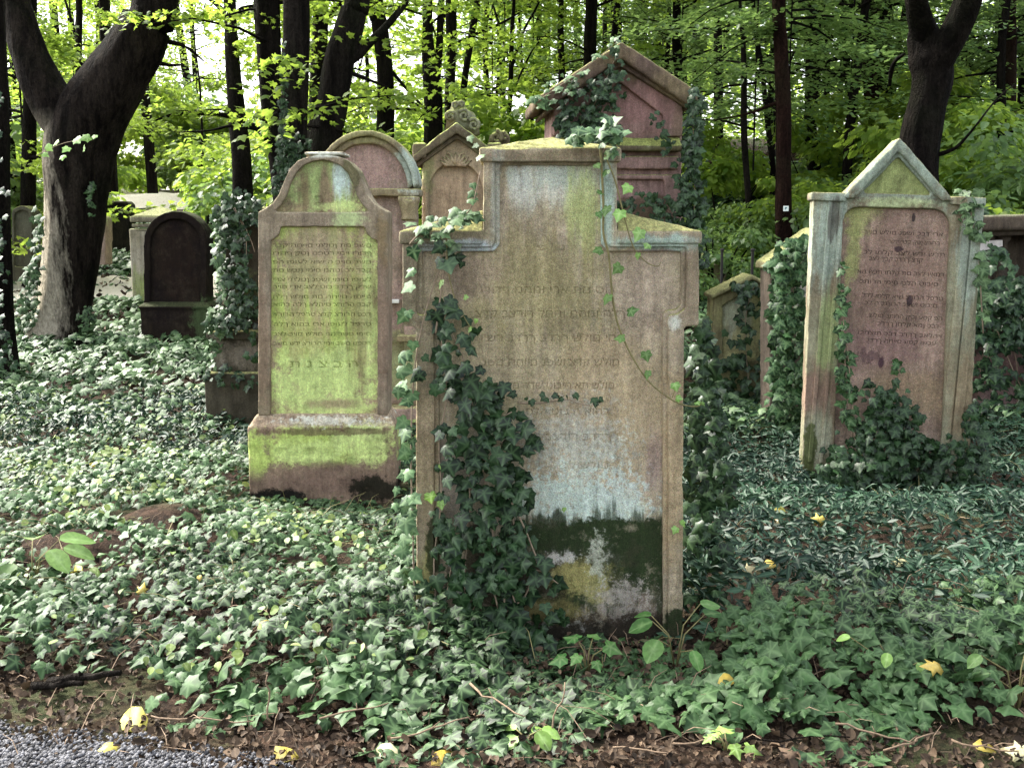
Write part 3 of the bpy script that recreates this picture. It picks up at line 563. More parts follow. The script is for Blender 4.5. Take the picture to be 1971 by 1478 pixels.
# --- right stone with triangular top
S = Stone('gravestone', 'leaning gravestone on the right with a pale lichen triangular gable and rows of dark lettering', 1712, 935, 6.2, rot=(0, R(2.1), R(-9)))
c0 = 1706
rp = [S.patch(c0, 560, 110, 200, (.22, .14, .11), .6), S.patch(1640, 410, 40, 60, (.34, .36, .14), .85), S.patch(1630, 480, 16, 90, (.30, .32, .12), .8), S.patch(1795, 850, 60, 30, (.38, .29, .22), .7), S.patch(1640, 840, 36, 50, (.38, .29, .22), .7), S.patch(1690, 670, 90, 50, (.23, .14, .13), .5), S.patch(1740, 760, 90, 60, (.30, .22, .13), .6),
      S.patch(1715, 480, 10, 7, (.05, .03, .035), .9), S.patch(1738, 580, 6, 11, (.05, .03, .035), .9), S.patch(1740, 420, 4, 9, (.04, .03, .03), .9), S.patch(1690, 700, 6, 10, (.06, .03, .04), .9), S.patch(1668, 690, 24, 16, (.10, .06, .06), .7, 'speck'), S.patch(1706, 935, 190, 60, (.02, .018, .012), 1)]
M['right'] = stone_mat('mottled_rose_stone', (.33, .235, .18), (.24, .175, .125), rp, .6, (.2, .2, .08), .7, seed=18)
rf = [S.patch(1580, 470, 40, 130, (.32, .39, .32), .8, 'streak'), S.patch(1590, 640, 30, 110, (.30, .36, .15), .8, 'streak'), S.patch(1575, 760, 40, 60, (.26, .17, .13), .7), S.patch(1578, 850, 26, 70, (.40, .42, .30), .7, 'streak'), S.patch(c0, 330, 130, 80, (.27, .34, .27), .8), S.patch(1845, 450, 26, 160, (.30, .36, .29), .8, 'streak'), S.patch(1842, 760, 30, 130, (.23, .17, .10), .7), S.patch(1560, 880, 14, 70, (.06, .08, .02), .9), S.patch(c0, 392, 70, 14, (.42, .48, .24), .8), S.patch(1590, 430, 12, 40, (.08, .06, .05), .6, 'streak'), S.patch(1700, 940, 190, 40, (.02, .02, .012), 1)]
M['rightf'] = stone_mat('pale_lichen_frame_stone', (.27, .26, .17), (.20, .16, .10), rf, .5, (.22, .2, .09), .8, seed=19)
M['rgab'] = stone_mat('lime_gable_stone', (.33, .38, .15), (.27, .31, .12), [S.patch(c0, 295, 10, 12, (.05, .03, .04), .9)], .5, seed=20)
outl = [(1550, 940), (1550, 384), (1607, 384), (c0, 276), (1806, 384), (1862, 384), (1862, 940)]
hr = [(1607, 880), (1607, 430), (1611, 416), (1620, 406), (1634, 402), (1779, 402), (1792, 406), (1801, 416), (1806, 430), (1806, 880)]
oq = S.Q(outl); oq[0] = (oq[0][0], -.3); oq[-1] = (oq[-1][0], -.3)
S.plate('body', M['rightf'], oq, (), .052, .19, erode=(.010, .003))
tr = S.Q([(1642, 374), (c0, 302), (1772, 374)])
S.plate('frame', M['rightf'], oq, [S.Q(hr), tr], 0, .056, erode=(.007, .002)); S.plate('gable_panel', M['rgab'], grow(tr, .01), (), .024, .054)
rr = [449, 466, 488, 500, 526, 545, 572, 586, 610, 625, 644, 658]; cs = [(1650, 1795, 22), (1700, 1790, 13), (1650, 1800, 20), (1660, 1760, 15), (1640, 1800, 20), (1645, 1790, 20), (1650, 1800, 22), (1655, 1790, 19), (1665, 1800, 20), (1680, 1795, 16), (1645, 1800, 18), (1660, 1790, 18)]
tx = [(row(n, 80 + i), *S.q((a + b) / 2, v + 4), .034, S.m(b - a)) for i, (v, (a, b, n)) in enumerate(zip(rr, cs))]
S.plate('inscription_panel', M['right'], grow(S.Q(hr), .01), (), .032, .042, texts=tx)
S.plate('inscription_bed', flat_mat('dark_letter_stone', (.05, .033, .028), .9), grow(S.Q(hr), .009), (), .0365, .054)
S.plate('gable', M['rightf'], S.Q([(1600, 386), (c0, 266), (1812, 386), (1786, 386), (c0, 293), (1627, 386)]), (), -.035, .205, erode=(.009, .003))
for a_, b_ in ((1544, 1612), (1802, 1868)):
    mb = MB(); a, zt = S.q(a_, 392); b, z2 = S.q(b_, 376); mb.box(a, b, -.03, .21, zt, z2); mb.build('pilaster_cap', M['rightf'], S.o, erode=(.009, .003))
for a_, b_ in ((1566, 1578), (1586, 1600), (1816, 1828), (1836, 1848)):
    mb = MB(); a, zt = S.q(a_, 900); b, z2 = S.q(b_, 392); mb.box(a, b, -.012, .01, zt, z2); mb.build('pilaster_fillet', M['rightf'], S.o, bevel=.005)
RIGHT = S
# --- ivied gabled stone
def simple_mat(name, a, b, seed, patches=(), grain=.5, moss=(.20, .2, .08)): return stone_mat(name, a, b, patches, grain, moss, .85, seed=seed)
S = Stone('gravestone', 'low gabled yellow-green gravestone wreathed in ivy, right of the central stone', 1435, 790, 8.6, rot=(0, R(2), 0))
M['s7'] = simple_mat('yellow_lichen_stone', (.46, .47, .22), (.36, .34, .17), 22, [S.patch(1410, 600, 34, 60, (.42, .45, .34), .7, 'streak'), S.patch(1440, 740, 80, 40, (.27, .19, .15), .8)]); M['s7f'] = simple_mat('brown_olive_stone', (.25, .24, .11), (.19, .17, .09), 23)
o = S.Q([(1366, 800), (1366, 568), (1437, 536), (1506, 572), (1506, 800)]); h = S.Q([(1388, 690), (1384, 590), (1437, 558), (1486, 588), (1488, 690)])
S.plate('body', M['s7'], o, (), .045, .30, erode=(.013, .004)); S.plate('frame', M['s7f'], o, [h], 0, .047, erode=(.011, .003)); S.plate('gable', M['s7f'], S.Q([(1360, 578), (1437, 538), (1514, 578), (1514, 570), (1437, 528), (1360, 570)]), (), -.05, .33, erode=(.011, .003))
# --- ivy smothered stone beside the right stone
S = Stone('gravestone', 'gabled gravestone almost smothered in ivy, tucked against the left side of the leaning right stone', 1560, 840, 7.4)
M['s8'] = simple_mat('grey_pink_stone', (.15, .12, .09), (.10, .08, .055), 24, [S.patch(1550, 570, 16, 45, (.56, .52, .48), .9)])
S.plate('body', M['s8'], S.Q([(1484, 850), (1484, 516), (1575, 452), (1664, 516), (1664, 850)]), (), .05, .34, erode=(.013, .004)); S.plate('gable', M['s7f'], S.Q([(1476, 520), (1575, 452), (1674, 520), (1674, 506), (1575, 438), (1476, 506)]), (), -.06, .36, erode=(.012, .003))
mb = MB(); a, zt = S.q(1532, 612); b, z2 = S.q(1640, 604); mb.box(a, b, -.05, .1, zt, z2); mb.build('ledge', M['s8'], S.o, erode=(.01, .003))
# --- tiny arched stone far behind
S = Stone('gravestone', 'small round-topped yellowish gravestone partly hidden behind the right shoulder of the central stone', 1368, 640, 12.5)
M['s9'] = simple_mat('pale_yellow_stone', (.34, .33, .16), (.26, .22, .12), 25)
S.plate('body', M['s9'], S.Q([(1335, 660)] + [(1367 - 32 * math.cos(R(k)), 518 - 32 * math.sin(R(k))) for k in range(0, 181, 15)] + [(1399, 660)]), (), 0, .3, erode=(.018, .004))
S.plate('arch_moulding', M['s7f'], S.Q([(1367 - 33 * math.cos(R(k)), 520 - 34 * math.sin(R(k))) for k in range(0, 181, 12)] + [(1367 - 26 * math.cos(R(k)), 520 - 27 * math.sin(R(k))) for k in range(180, -1, -12)]), (), -.04, .2, erode=(.014, .003))
S.plate('gable', flat_mat('pale_gable_stone', (.42, .36, .24), .9), S.Q([(1330, 512), (1345, 494), (1378, 510)]), (), -.06, .1, bevel=0)
# --- right edge monument
S = Stone('monument', 'dark flat-topped monument with a heavy cornice at the right edge, its wall hidden under ivy', 1990, 900, 7.6, cat='monument', rot=(0, R(-1.5), 0))
M['rm'] = simple_mat('dark_rose_stone', (.27, .16, .145), (.15, .10, .08), 26, [S.patch(1930, 790, 40, 60, (.38, .26, .24), .9), S.patch(1900, 620, 60, 80, (.03, .03, .02), .8)]); M['rmd'] = simple_mat('blackened_stone', (.07, .055, .042), (.11, .085, .06), 27, (), .5, (.10, .10, .06))
mb = MB(); a, zt = S.q(1882, 590); b, _ = S.q(2110, 590); mb.box(a, b, .06, .5, -.4, zt); mb.build('body', M['rm'], S.o, erode=(.018, .004))
mb = MB(); a, zt = S.q(1890, 600); b, z2 = S.q(2105, 446); mb.box(a, b, .22, .45, zt, z2); mb.build('wall', M['rmd'], S.o, erode=(.018, .004))
mb = MB(); a, zt = S.q(1866, 442); b, z2 = S.q(2125, 412); mb.box(a, b, -.08, .58, zt, z2); a2, z3 = S.q(1874, 452); b2, _ = S.q(2115, 452); mb.box(a2, b2, -.02, .54, z3, zt + .001); mb.build('cornice', M['rmd'], S.o, erode=(.014, .004))
for cu in (1890, 1925, 1955, 2010, 2060, 2100):
    cx, z1 = S.q(cu, 452); zb = S.q(cu, 592)[1]; mb = MB(); mb.lathe([(.055, zb), (.055, zb + .03), (.035, zb + .05), (.032, z1 - .05), (.05, z1 - .03), (.055, z1)], cx, .1, 14); mb.build('column', M['rmd'], S.o, True)
S.plate('lintel', flat_mat('white_lintel_stone', (.58, .54, .50), .9), S.Q([(1882, 484), (1882, 462), (1944, 460), (1944, 472), (1915, 478)]), (), .02, .08)
# --- left dark rounded stone
S = Stone('gravestone', 'dark almost black round-topped gravestone on a wide pedestal in the clearing at left', 338, 668, 12.0)
M['dk'] = stone_mat('blackened_sandstone', (.010, .006, .005), (.018, .012, .007), [S.patch(395, 620, 22, 46, (.06, .09, .035), .8), S.patch(337, 500, 40, 80, (.022, .012, .008), .5)], .5, (.06, .07, .03), .6, seed=28)
ro_ = [(337 - 61 * math.cos(R(k)), 467 - 61 * math.sin(R(k))) for k in range(0, 181, 8)]; ri_ = [(337 - 48 * math.cos(R(k)), 470 - 48 * math.sin(R(k))) for k in range(0, 181, 8)]
o = S.Q([(276, 592)] + ro_ + [(398, 592)])
S.plate('body', M['dk'], o, (), .05, .30, erode=(.018, .004)); S.plate('frame', M['dk'], o, [S.Q([(289, 585)] + ri_ + [(385, 585)])], 0, .052, erode=(.015, .003))
mb = MB(); a, zt = S.q(273, 585); b, _ = S.q(406, 585); mb.box(a, b, -.08, .4, -.4, zt - .03); mb.hull([(a - .03, -.11, zt - .03), (b + .03, -.11, zt - .03), (a - .03, .43, zt - .03), (b + .03, .43, zt - .03), (a + .03, 0, zt + .02), (b - .03, 0, zt + .02), (a + .03, .3, zt + .02), (b - .03, .3, zt + .02)]); mb.build('pedestal', M['dk'], S.o, erode=(.018, .004))
# --- pillar behind it
S = Stone('gravestone', 'pale pillar with low pyramid roof and stepped cornice, just behind the dark rounded stone', 300, 620, 13.6, rot=(0, 0, R(8)))
M['pil'] = simple_mat('pale_cream_stone', (.46, .41, .32), (.36, .32, .22), 30, [S.patch(285, 560, 30, 50, (.36, .44, .14), .8, 'streak')], .3, (.42, .42, .24)); M['pild'] = simple_mat('grey_cornice_stone', (.24, .21, .16), (.3, .28, .18), 31, (), .4, (.42, .42, .2))
mb = MB(); a, zt = S.q(259, 640); b, z2 = S.q(345, 440); mb.box(a, b, 0, .5, -.3, z2); mb.build('shaft', M['pil'], S.o, erode=(.02, .003))
for (ua, ub, va, vb, e) in ((253, 351, 428, 417, .05), (256, 348, 438, 431, .03), (262, 342, 446, 441, .01)):
    mb = MB(); a, zt = S.q(ua, va); b, z2 = S.q(ub, vb); mb.box(a, b, -e, .5 + e, zt, z2); mb.build('cornice', M['pild'], S.o, erode=(.014, .003))
mb = MB(); a, z2 = S.q(252, 417); b, _ = S.q(352, 417); cx, z3 = S.q(302, 396); mb.hull([(a, -.06, z2), (b, -.06, z2), (a, .56, z2), (b, .56, z2), (cx, .25, z3)]); mb.build('roof', M['pild'], S.o, erode=(.02, .003))
mb = MB(); a, zt = S.q(248, 600); b, z2 = S.q(356, 588); mb.box(a, b, -.08, .6, zt, z2); mb.build('ledge', M['pild'], S.o, erode=(.02, .003))
# --- far left little stones
def slab_stone(label, u0, u1, vt, vb, Y, mat, top='flat', rnd=.3):
    S = Stone('gravestone', label, (u0 + u1) / 2, vb, Y); c = (u0 + u1) / 2; hw = (u1 - u0) / 2
    if top == 'round': o = [(u0, vb + 30)] + [(c - hw * math.cos(R(k)), vt + hw * .8 - hw * .8 * math.sin(R(k))) for k in range(0, 181, 15)] + [(u1, vb + 30)]
    elif top == 'clip': o = [(u0, vb + 30), (u0, vt + 8), (u0 + 7, vt), (u1 - 7, vt), (u1, vt + 8), (u1, vb + 30)]
    else: o = [(u0, vb + 30), (u0, vt), (u1, vt), (u1, vb + 30)]
    S.plate('body', mat, S.Q(o), (), .04, .3, erode=(.02, .004))
    i = [(u, v) for u, v in o]; cc = (c, (vt + vb) / 2); ins = [((u - c) * .72 + c, (v - cc[1]) * .74 + cc[1] - 6) for u, v in i]
    S.plate('frame', mat, S.Q(o), [S.Q(ins)], 0, .042, erode=(.016, .003)); return S
M['dk2'] = simple_mat('dark_brown_stone', (.010, .008, .006), (.02, .016, .01), 33, (), .4, (.06, .06, .03)); M['gr2'] = simple_mat('grey_lichen_stone', (.09, .09, .06), (.06, .055, .035), 34)
slab_stone('dark square block of a gravestone seen beyond the forked tree, left of the pale pillar', 196, 250, 387, 480, 18.5, M['dk2'], 'clip')
slab_stone('dark squarish gravestone far back between the rounded stone and the ivied pier', 396, 440, 405, 476, 18.5, M['dk2'], 'clip')
slab_stone('narrow grey-pink gravestone against the right side of the forked tree trunk', 178, 203, 415, 480, 16, M['pinks'], 'round')
slab_stone('grey gravestone with a pale inner panel in the shade at the far left edge', 22, 62, 396, 512, 15.5, M['gr2'], 'round')
# --- ivied pier left of the green stone
S = Stone('gravestone', 'dark ivy-coated gravestone on a moulded pedestal, left of the green-panelled stone', 500, 745, 7.7)
M['pier'] = simple_mat('shaded_brown_stone', (.07, .06, .04), (.04, .035, .022), 35, [S.patch(470, 560, 30, 40, (.17, .2, .08), .8), S.patch(470, 680, 50, 30, (.20, .17, .13), .6), S.patch(425, 670, 14, 40, (.28, .25, .19), .8)])
S.plate('body', M['pier'], S.Q([(432, 640), (432, 420), (470, 398), (560, 398), (590, 420), (590, 640)]), (), 0, .38, erode=(.016, .005))
mb = MB(); a, zt = S.q(412, 720); b, z2 = S.q(600, 648); mb.box(a, b, -.08, .46, zt, z2); mb.build('pedestal', M['pier'], S.o, erode=(.016, .004))
mb = MB(); a, zt = S.q(404, 652); b, z2 = S.q(606, 634); mb.box(a, b, -.11, .48, zt, z2); a, zt = S.q(402, 728); b, z2 = S.q(610, 712); mb.box(a, b, -.13, .5, -.4, z2); mb.build('moulding', M['pier'], S.o, erode=(.016, .004))
PIER = S
# --- thin iron posts on the slope
for i, (u, v0, v1, Yp) in enumerate(((1389, 478, 520, 11), (1447, 478, 540, 10.5), (1513, 472, 520, 11.2))):
    p = at(u, v1, Yp); h = at(u, v0, Yp).z; mb = MB(); zb = Hs(p.x, p.y) - .2
    mb.tube([(0, 0, zb), (0, 0, h - .03)], [.014, .014], 8); mb.lathe([(.014, h - .03), (.022, h - .02), (.02, h - .005), (.006, h)], 0, 0, 8)
    tag(mb.build('iron_post', M['iron'], loc=(p.x, p.y, 0)), ['leftmost of the three thin iron posts on the slope, next to the little round-topped stone', 'middle thin iron post, standing right above the low ivied gable stone', 'rightmost thin iron post at the foot of the tagged tree'][i], 'post', 'thin iron posts on the slope')
# ------------------------------------------------------------ trees
def crown_leaves(seed, z0, z1, rmax, ns, per, ls, kind='tree', flat=.35, spread=.30, ang=None, rmin=.3):
    """horizontal leafy sprays around a trunk at the origin; returns leaf and twig arrays"""
    rng = np.random.default_rng(seed); P = []; Dn = []; Nn = []; Sz = []; tw = MB()
    for k in range(ns):
        a = rng.uniform(0, 2 * math.pi) if ang is None else rng.uniform(*ang); z = rng.uniform(z0, z1); L = rng.uniform(.45, 1) * rmax * (1 - .35 * (z - z0) / (z1 - z0))
        r0 = rng.uniform(0, rmin); d = np.array([math.cos(a), math.sin(a), 0]); side = np.array([-math.sin(a), math.cos(a), 0])
        rise = rng.uniform(-.05, .45); droop = rng.uniform(.15, .5)
        t = rng.random(per) ** .7; t = .12 + .88 * t
        wv = (rng.random(per) - .5) * 2 * spread * L * (1.15 - t) * rng.uniform(.6, 1.4)
        # finger-like side twigs give the spray an open, ragged outline
        nf = 7; wv = np.where(rng.random(per) < .7, (np.round(wv / (L * .09)) * L * .09) + rng.normal(0, .035, per), wv)
        p = d[None] * (r0 + t * L)[:, None] + side[None] * wv[:, None]; p[:, 2] = z + rise * t * L - droop * (t ** 2) * L + rng.normal(0, .045, per) - .12 * np.abs(wv)
        P.append(p); Nn.append(np.stack([rng.normal(0, flat, per), rng.normal(0, flat, per), np.ones(per)], 1))
        Dn.append(d[None] + side[None] * rng.normal(0, .9, (per, 1)) + np.array([[0, 0, -.25]])); Sz.append(ls * rng.uniform(.65, 1.25, per))
        if k % 2 == 0:
            q = [Vector(d * (r0 * 0 + f * L * .95)) + Vector((0, 0, z + rise * f * L - droop * f * f * L)) for f in (0, .3, .6, 1)]
            tw.tube(q, [.022 * rmax / 2.5, .015, .009, .004], 4, cap=False)
    tw.tube([Vector((0, 0, z0 - .1)), Vector((0, 0, (z0 + z1) / 2)), Vector((0, 0, z1 + .1))], [.012, .012, .012], 4, cap=False)
    rng2 = np.random.default_rng(seed + 1)
    V, F, C = leaves(kind, np.concatenate(P), np.concatenate(Nn), np.concatenate(Dn), np.concatenate(Sz), rng2); return (V, F, C), tw
def shrub_leaves(seed, h, r, n, ls, kind='tree'):
    rng = np.random.default_rng(seed); nb = 26; cs = []
    for i in range(nb):
        a = rng.uniform(0, 2 * math.pi); z = rng.uniform(.1, 1) * h; rr = r * math.sqrt(rng.random()) * (1.05 - .5 * (z / h)); cs.append((rr * math.cos(a), rr * math.sin(a), z, rng.uniform(.2, .42) * r))
    cs = np.array(cs); c = cs[rng.integers(0, nb, n)]; u = unit(rng.normal(0, 1, (n, 3))); u[:, 2] *= .5; P = c[:, :3] + u * c[:, 3:4] * (rng.random((n, 1)) ** .4); P[:, 2] = np.maximum(P[:, 2], .05)
    Nn = u * .7 + np.array([[0, 0, .9]]) + rng.normal(0, .35, (n, 3)); D = u + rng.normal(0, .5, (n, 3)); D[:, 2] -= .3
    return leaves(kind, P, Nn, D, ls * rng.uniform(.6, 1.25, n), rng)
CR = {}
def make_crown(key, mat, **k):
    (V, F, C), tw = crown_leaves(**k); o = mesh_np('crown', V, F, M[mat], col=C); me = o.data; bpy.data.objects.remove(o)
    t = bpy.data.meshes.new('branches'); t.from_pydata(tw.v, [], tw.f); t.materials.append(M['bark']); t.update(); CR[key] = (me, t)
make_crown('mapleA', 'maple', seed=1, z0=2.2, z1=7.0, rmax=2.9, ns=38, per=105, ls=.078, kind='star', flat=.55)
make_crown('mapleB', 'maple', seed=2, z0=1.6, z1=6.6, rmax=2.6, ns=38, per=105, ls=.078, kind='star', flat=.55)
make_crown('mapleL', 'maple', seed=3, z0=.5, z1=4.6, rmax=2.2, ns=42, per=95, ls=.075, kind='star', flat=.6)
make_crown('beechA', 'beech', seed=4, z0=1.0, z1=6.5, rmax=2.6, ns=50, per=115, ls=.080, flat=.28)
make_crown('beechB', 'beech', seed=5, z0=1.6, z1=7.5, rmax=3.0, ns=50, per=115, ls=.080, flat=.28)
make_crown('beechL', 'beech', seed=6, z0=.4, z1=4.5, rmax=2.0, ns=48, per=105, ls=.075, flat=.35)
make_crown('highB', 'beech', seed=7, z0=6.0, z1=12, rmax=4.0, ns=34, per=70, ls=.16, flat=.4)
make_crown('highM', 'maple', seed=8, z0=6.0, z1=12, rmax=3.8, ns=36, per=60, ls=.17, kind='tree', flat=.5)
SH = {}
for k, mat, s, h, r, n, ls in (('lightA', 'maple', 21, 2.2, 1.5, 4200, .12), ('lightB', 'maple', 22, 1.6, 1.6, 3800, .12), ('darkA', 'beech', 23, 2.0, 1.5, 4200, .10), ('darkB', 'beech', 24, 1.4, 1.5, 3600, .10)):
    V, F, C = shrub_leaves(s, h, r, n, ls); o = mesh_np('foliage', V, F, M[mat], col=C); SH[k] = o.data; bpy.data.objects.remove(o)
rt = random.Random(5)
def attach(root, me, name, rot=0, sc_=(1, 1, 1), z=0):
    o = bpy.data.objects.new(name, me); sc.collection.objects.link(o); o.parent = root; o.rotation_euler = (0, 0, rot); o.scale = sc_; o.location = (0, 0, z); return o
def crown(root, key, rot=None, s=1.0, z=0.0, tw=True):
    rot = rt.uniform(0, 6.28) if rot is None else rot; sv = (s, s, s)
    attach(root, CR[key][0], 'crown', rot, sv, z)
    if tw: attach(root, CR[key][1], 'branches', rot, sv, z)
def smooth_pts(P, Rr, k=5):
    """Catmull-Rom through the points"""
    n = len(P); out = []; ro = []
    for i in range(n - 1):
        p0, p1, p2, p3 = P[max(i - 1, 0)], P[i], P[i + 1], P[min(i + 2, n - 1)]; r1, r2 = Rr[i], Rr[i + 1]
        for j in range(k):
            t = j / k; out.append(.5 * ((2 * p1) + (p2 - p0) * t + (2 * p0 - 5 * p1 + 4 * p2 - p3) * t * t + (3 * p1 - p0 - 3 * p2 + p3) * t ** 3)); ro.append(r1 + (r2 - r1) * (t * t * (3 - 2 * t)))
    out.append(P[-1]); ro.append(Rr[-1]); return out, ro
def limb(mb, pts, Y, base, n=14, bumps=.12, seed=0, k=5, dY=0.0):
    P = [at(u, v, Y + dY * (1 - i / max(1, len(pts) - 1))) - base for i, (u, v, w) in enumerate(pts)]; Rr = [w * pxm(Y) / 2 for u, v, w in pts]
    P, Rr = smooth_pts(P, Rr, k); mb.tube(P, Rr, n, bumps, seed)
def tree(label, Y, pts, limbs=(), mat='bark', crowns=(), flare=1.35, group=None, n=14, bumps=.12, ext=6.0, cat='tree', seed=None, top=True):
    """pts from the top down, photo pixels (u, v, width); the trunk is carried on above the picture and down to the soil"""
    seed = seed if seed is not None else int(pts[0][0]) % 97
    u, v, w = pts[-1]; g = at(u, v, Y); zb = Hs(g.x, Y); base = Vector((g.x, Y, zb)); root = thing('tree', base, label, cat, group); mb = MB()
    P = [at(a, b, Y) - base for a, b, c in pts]; Rr = [c * pxm(Y) / 2 for a, b, c in pts]
    if top:
        d = (P[0] - P[1]).normalized(); d = (d + Vector((0, 0, 1.2))).normalized(); P = [P[0] + d * ext, P[0] + d * ext * .5] + P; Rr = [Rr[0] * .45, Rr[0] * .75] + Rr
    if P[-1].z > .25: P.append(Vector((P[-1].x * .5, 0, .22))); Rr.append(Rr[-1] * 1.06)
    P.append(Vector((P[-1].x, 0, -.02))); Rr.append(Rr[-1] * flare); P.append(Vector((P[-1].x, 0, -.3))); Rr.append(Rr[-1] * 1.15)
    P, Rr = smooth_pts(P, Rr); mb.tube(P, Rr, n, bumps, seed); mb.build('trunk', M[mat], root, True)
    for i, l in enumerate(limbs):
        m2 = MB(); limb(m2, l, Y, base, 10 if l[0][2] < 30 else n, bumps, seed + i + 1, 5, rt.uniform(-.6, .6)); m2.build('limb', M[mat], root, True)
    for c in crowns: crown(root, *c) if isinstance(c, tuple) else crown(root, c)
    return root
def fit_z(label): return label
# the foreground trees, left to right
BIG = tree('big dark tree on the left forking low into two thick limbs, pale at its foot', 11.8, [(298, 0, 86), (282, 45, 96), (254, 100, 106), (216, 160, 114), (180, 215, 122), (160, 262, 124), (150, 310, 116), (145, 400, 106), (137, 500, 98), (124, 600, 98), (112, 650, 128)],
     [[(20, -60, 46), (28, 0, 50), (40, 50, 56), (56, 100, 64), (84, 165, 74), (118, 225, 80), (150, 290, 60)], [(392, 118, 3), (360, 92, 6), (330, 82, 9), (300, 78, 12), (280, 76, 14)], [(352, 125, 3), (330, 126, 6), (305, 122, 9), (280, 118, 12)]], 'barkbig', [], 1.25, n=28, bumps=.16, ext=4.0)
tree('dark ivy-clad trunk at the very left edge of the picture', 9.6, [(-14, -20, 44), (-12, 200, 48), (-6, 400, 50), (-4, 600, 54), (0, 720, 70)], (), 'bark', [], 1.3, n=20, bumps=.2)
tree('slim slanting trunk close to the left edge, left of its thicker neighbour', 17, [(-4, 60, 10), (10, 160, 11), (20, 260, 13), (26, 340, 14), (32, 420, 15)], (), 'bark', [('mapleA', 1.0)])
tree('straight mid-grey trunk showing left of the forked tree', 16, [(60, 0, 20), (58, 150, 23), (56, 280, 26), (54, 420, 28)], (), 'bark', [('mapleL', 2.0, 1.1)])
tree('thin trunk seen through the fork of the big tree', 24, [(152, 0, 12), (152, 80, 12), (152, 140, 13), (150, 300, 14)], [[(122, -10, 4), (140, 50, 6), (152, 100, 8)]], 'bark', [('mapleB', .4, 1.1)])
tree('thin left-leaning stem between the limbs of the forked tree', 22, [(62, 40, 6), (80, 90, 8), (98, 130, 9), (108, 165, 10), (118, 300, 12)], (), 'bark', [])
tree('slender dark tree standing behind the ivied pier, left of the trunk cluster', 13.2, [(442, 0, 22), (446, 80, 26), (450, 150, 28), (457, 230, 32), (464, 300, 35), (468, 400, 38), (470, 520, 42)], [[(380, -20, 5), (405, 0, 7), (430, 22, 10), (444, 50, 10)], [(520, 14, 4), (490, 12, 7), (462, 20, 9), (448, 40, 9)]], 'bark2', [('mapleL', 1.9, .8, 3.0)], n=16)
tree('leftmost of the three thick trunks behind the green stone, with a low arching branch', 12.2, [(512, 0, 45), (516, 80, 44), (519, 160, 41), (525, 240, 38), (536, 300, 38), (548, 380, 44), (552, 520, 50)], [[(300, 232, 3), (330, 222, 6), (380, 218, 8), (430, 222, 9), (470, 234, 11), (505, 256, 13), (528, 290, 16)], [(340, 255, 2), (400, 252, 4), (450, 242, 6), (490, 248, 8)]], 'bark', [('mapleB', 4.0, 1, .6)], n=20)
tree('middle of the three thick trunks behind the green stone, pale sided with ivy creeping up', 11.4, [(571, 0, 48), (569, 100, 49), (566, 200, 50), (563, 280, 52), (560, 400, 56), (558, 560, 64)], (), 'bark2', [], n=20)
tree('stout trunk in the shade between the pale trunk and the leaning one', 15.5, [(617, 0, 30), (615, 80, 31), (612, 160, 30), (610, 300, 34)], [[(690, -30, 4), (665, 0, 7), (640, 22, 9), (622, 40, 10)]], 'bark', [('mapleL', .9, 1, 1.5)])
tree('thick trunk leaning right behind the round-arched stone, with one long rising branch', 12.4, [(690, -20, 46), (682, 20, 48), (668, 70, 52), (654, 110, 55), (645, 160, 56), (636, 220, 59), (624, 290, 64), (610, 400, 72), (602, 500, 80)], [[(820, -50, 10), (790, -10, 11), (770, 20, 12), (742, 52, 14), (712, 82, 17), (688, 104, 22), (668, 120, 20)], [(745, 168, 4), (720, 158, 5), (695, 148, 8), (670, 140, 10)]], 'bark2', [], n=20, ext=4.5)
tree('dark trunk between the leaning tree and the small gabled stone', 15, [(722, -10, 28), (730, 40, 30), (738, 110, 30), (742, 180, 31), (742, 260, 33), (742, 340, 36)], [[(870, 250, 2), (830, 220, 3), (790, 180, 5), (756, 140, 7)]], 'bark', [('mapleA', 5., .95, .8)], n=16)
tree('double-stemmed dark trunk above the little scroll-topped stone', 15.5, [(822, -10, 18), (823, 50, 20), (826, 110, 26), (832, 150, 34), (834, 200, 35), (834, 300, 38)], [[(850, -20, 11), (848, 40, 13), (846, 90, 14), (842, 130, 17), (838, 160, 20)]], 'bark', [('mapleB', 2.2, .95, .8)], n=14)
tree('plain trunk just right of the double-stemmed one', 17, [(868, -10, 22), (869, 80, 21), (867, 160, 19), (866, 280, 22)], [[(1000, 25, 3), (960, 48, 5), (925, 62, 6), (900, 75, 7), (866, 90, 8)]], 'bark', [('highM',)])
tree('thin dark pole-like tree leaning right over the scroll ornament', 16.5, [(920, -20, 12), (914, 30, 13), (905, 85, 13), (895, 150, 13), (888, 220, 13), (880, 330, 14)], (), 'bark', [])
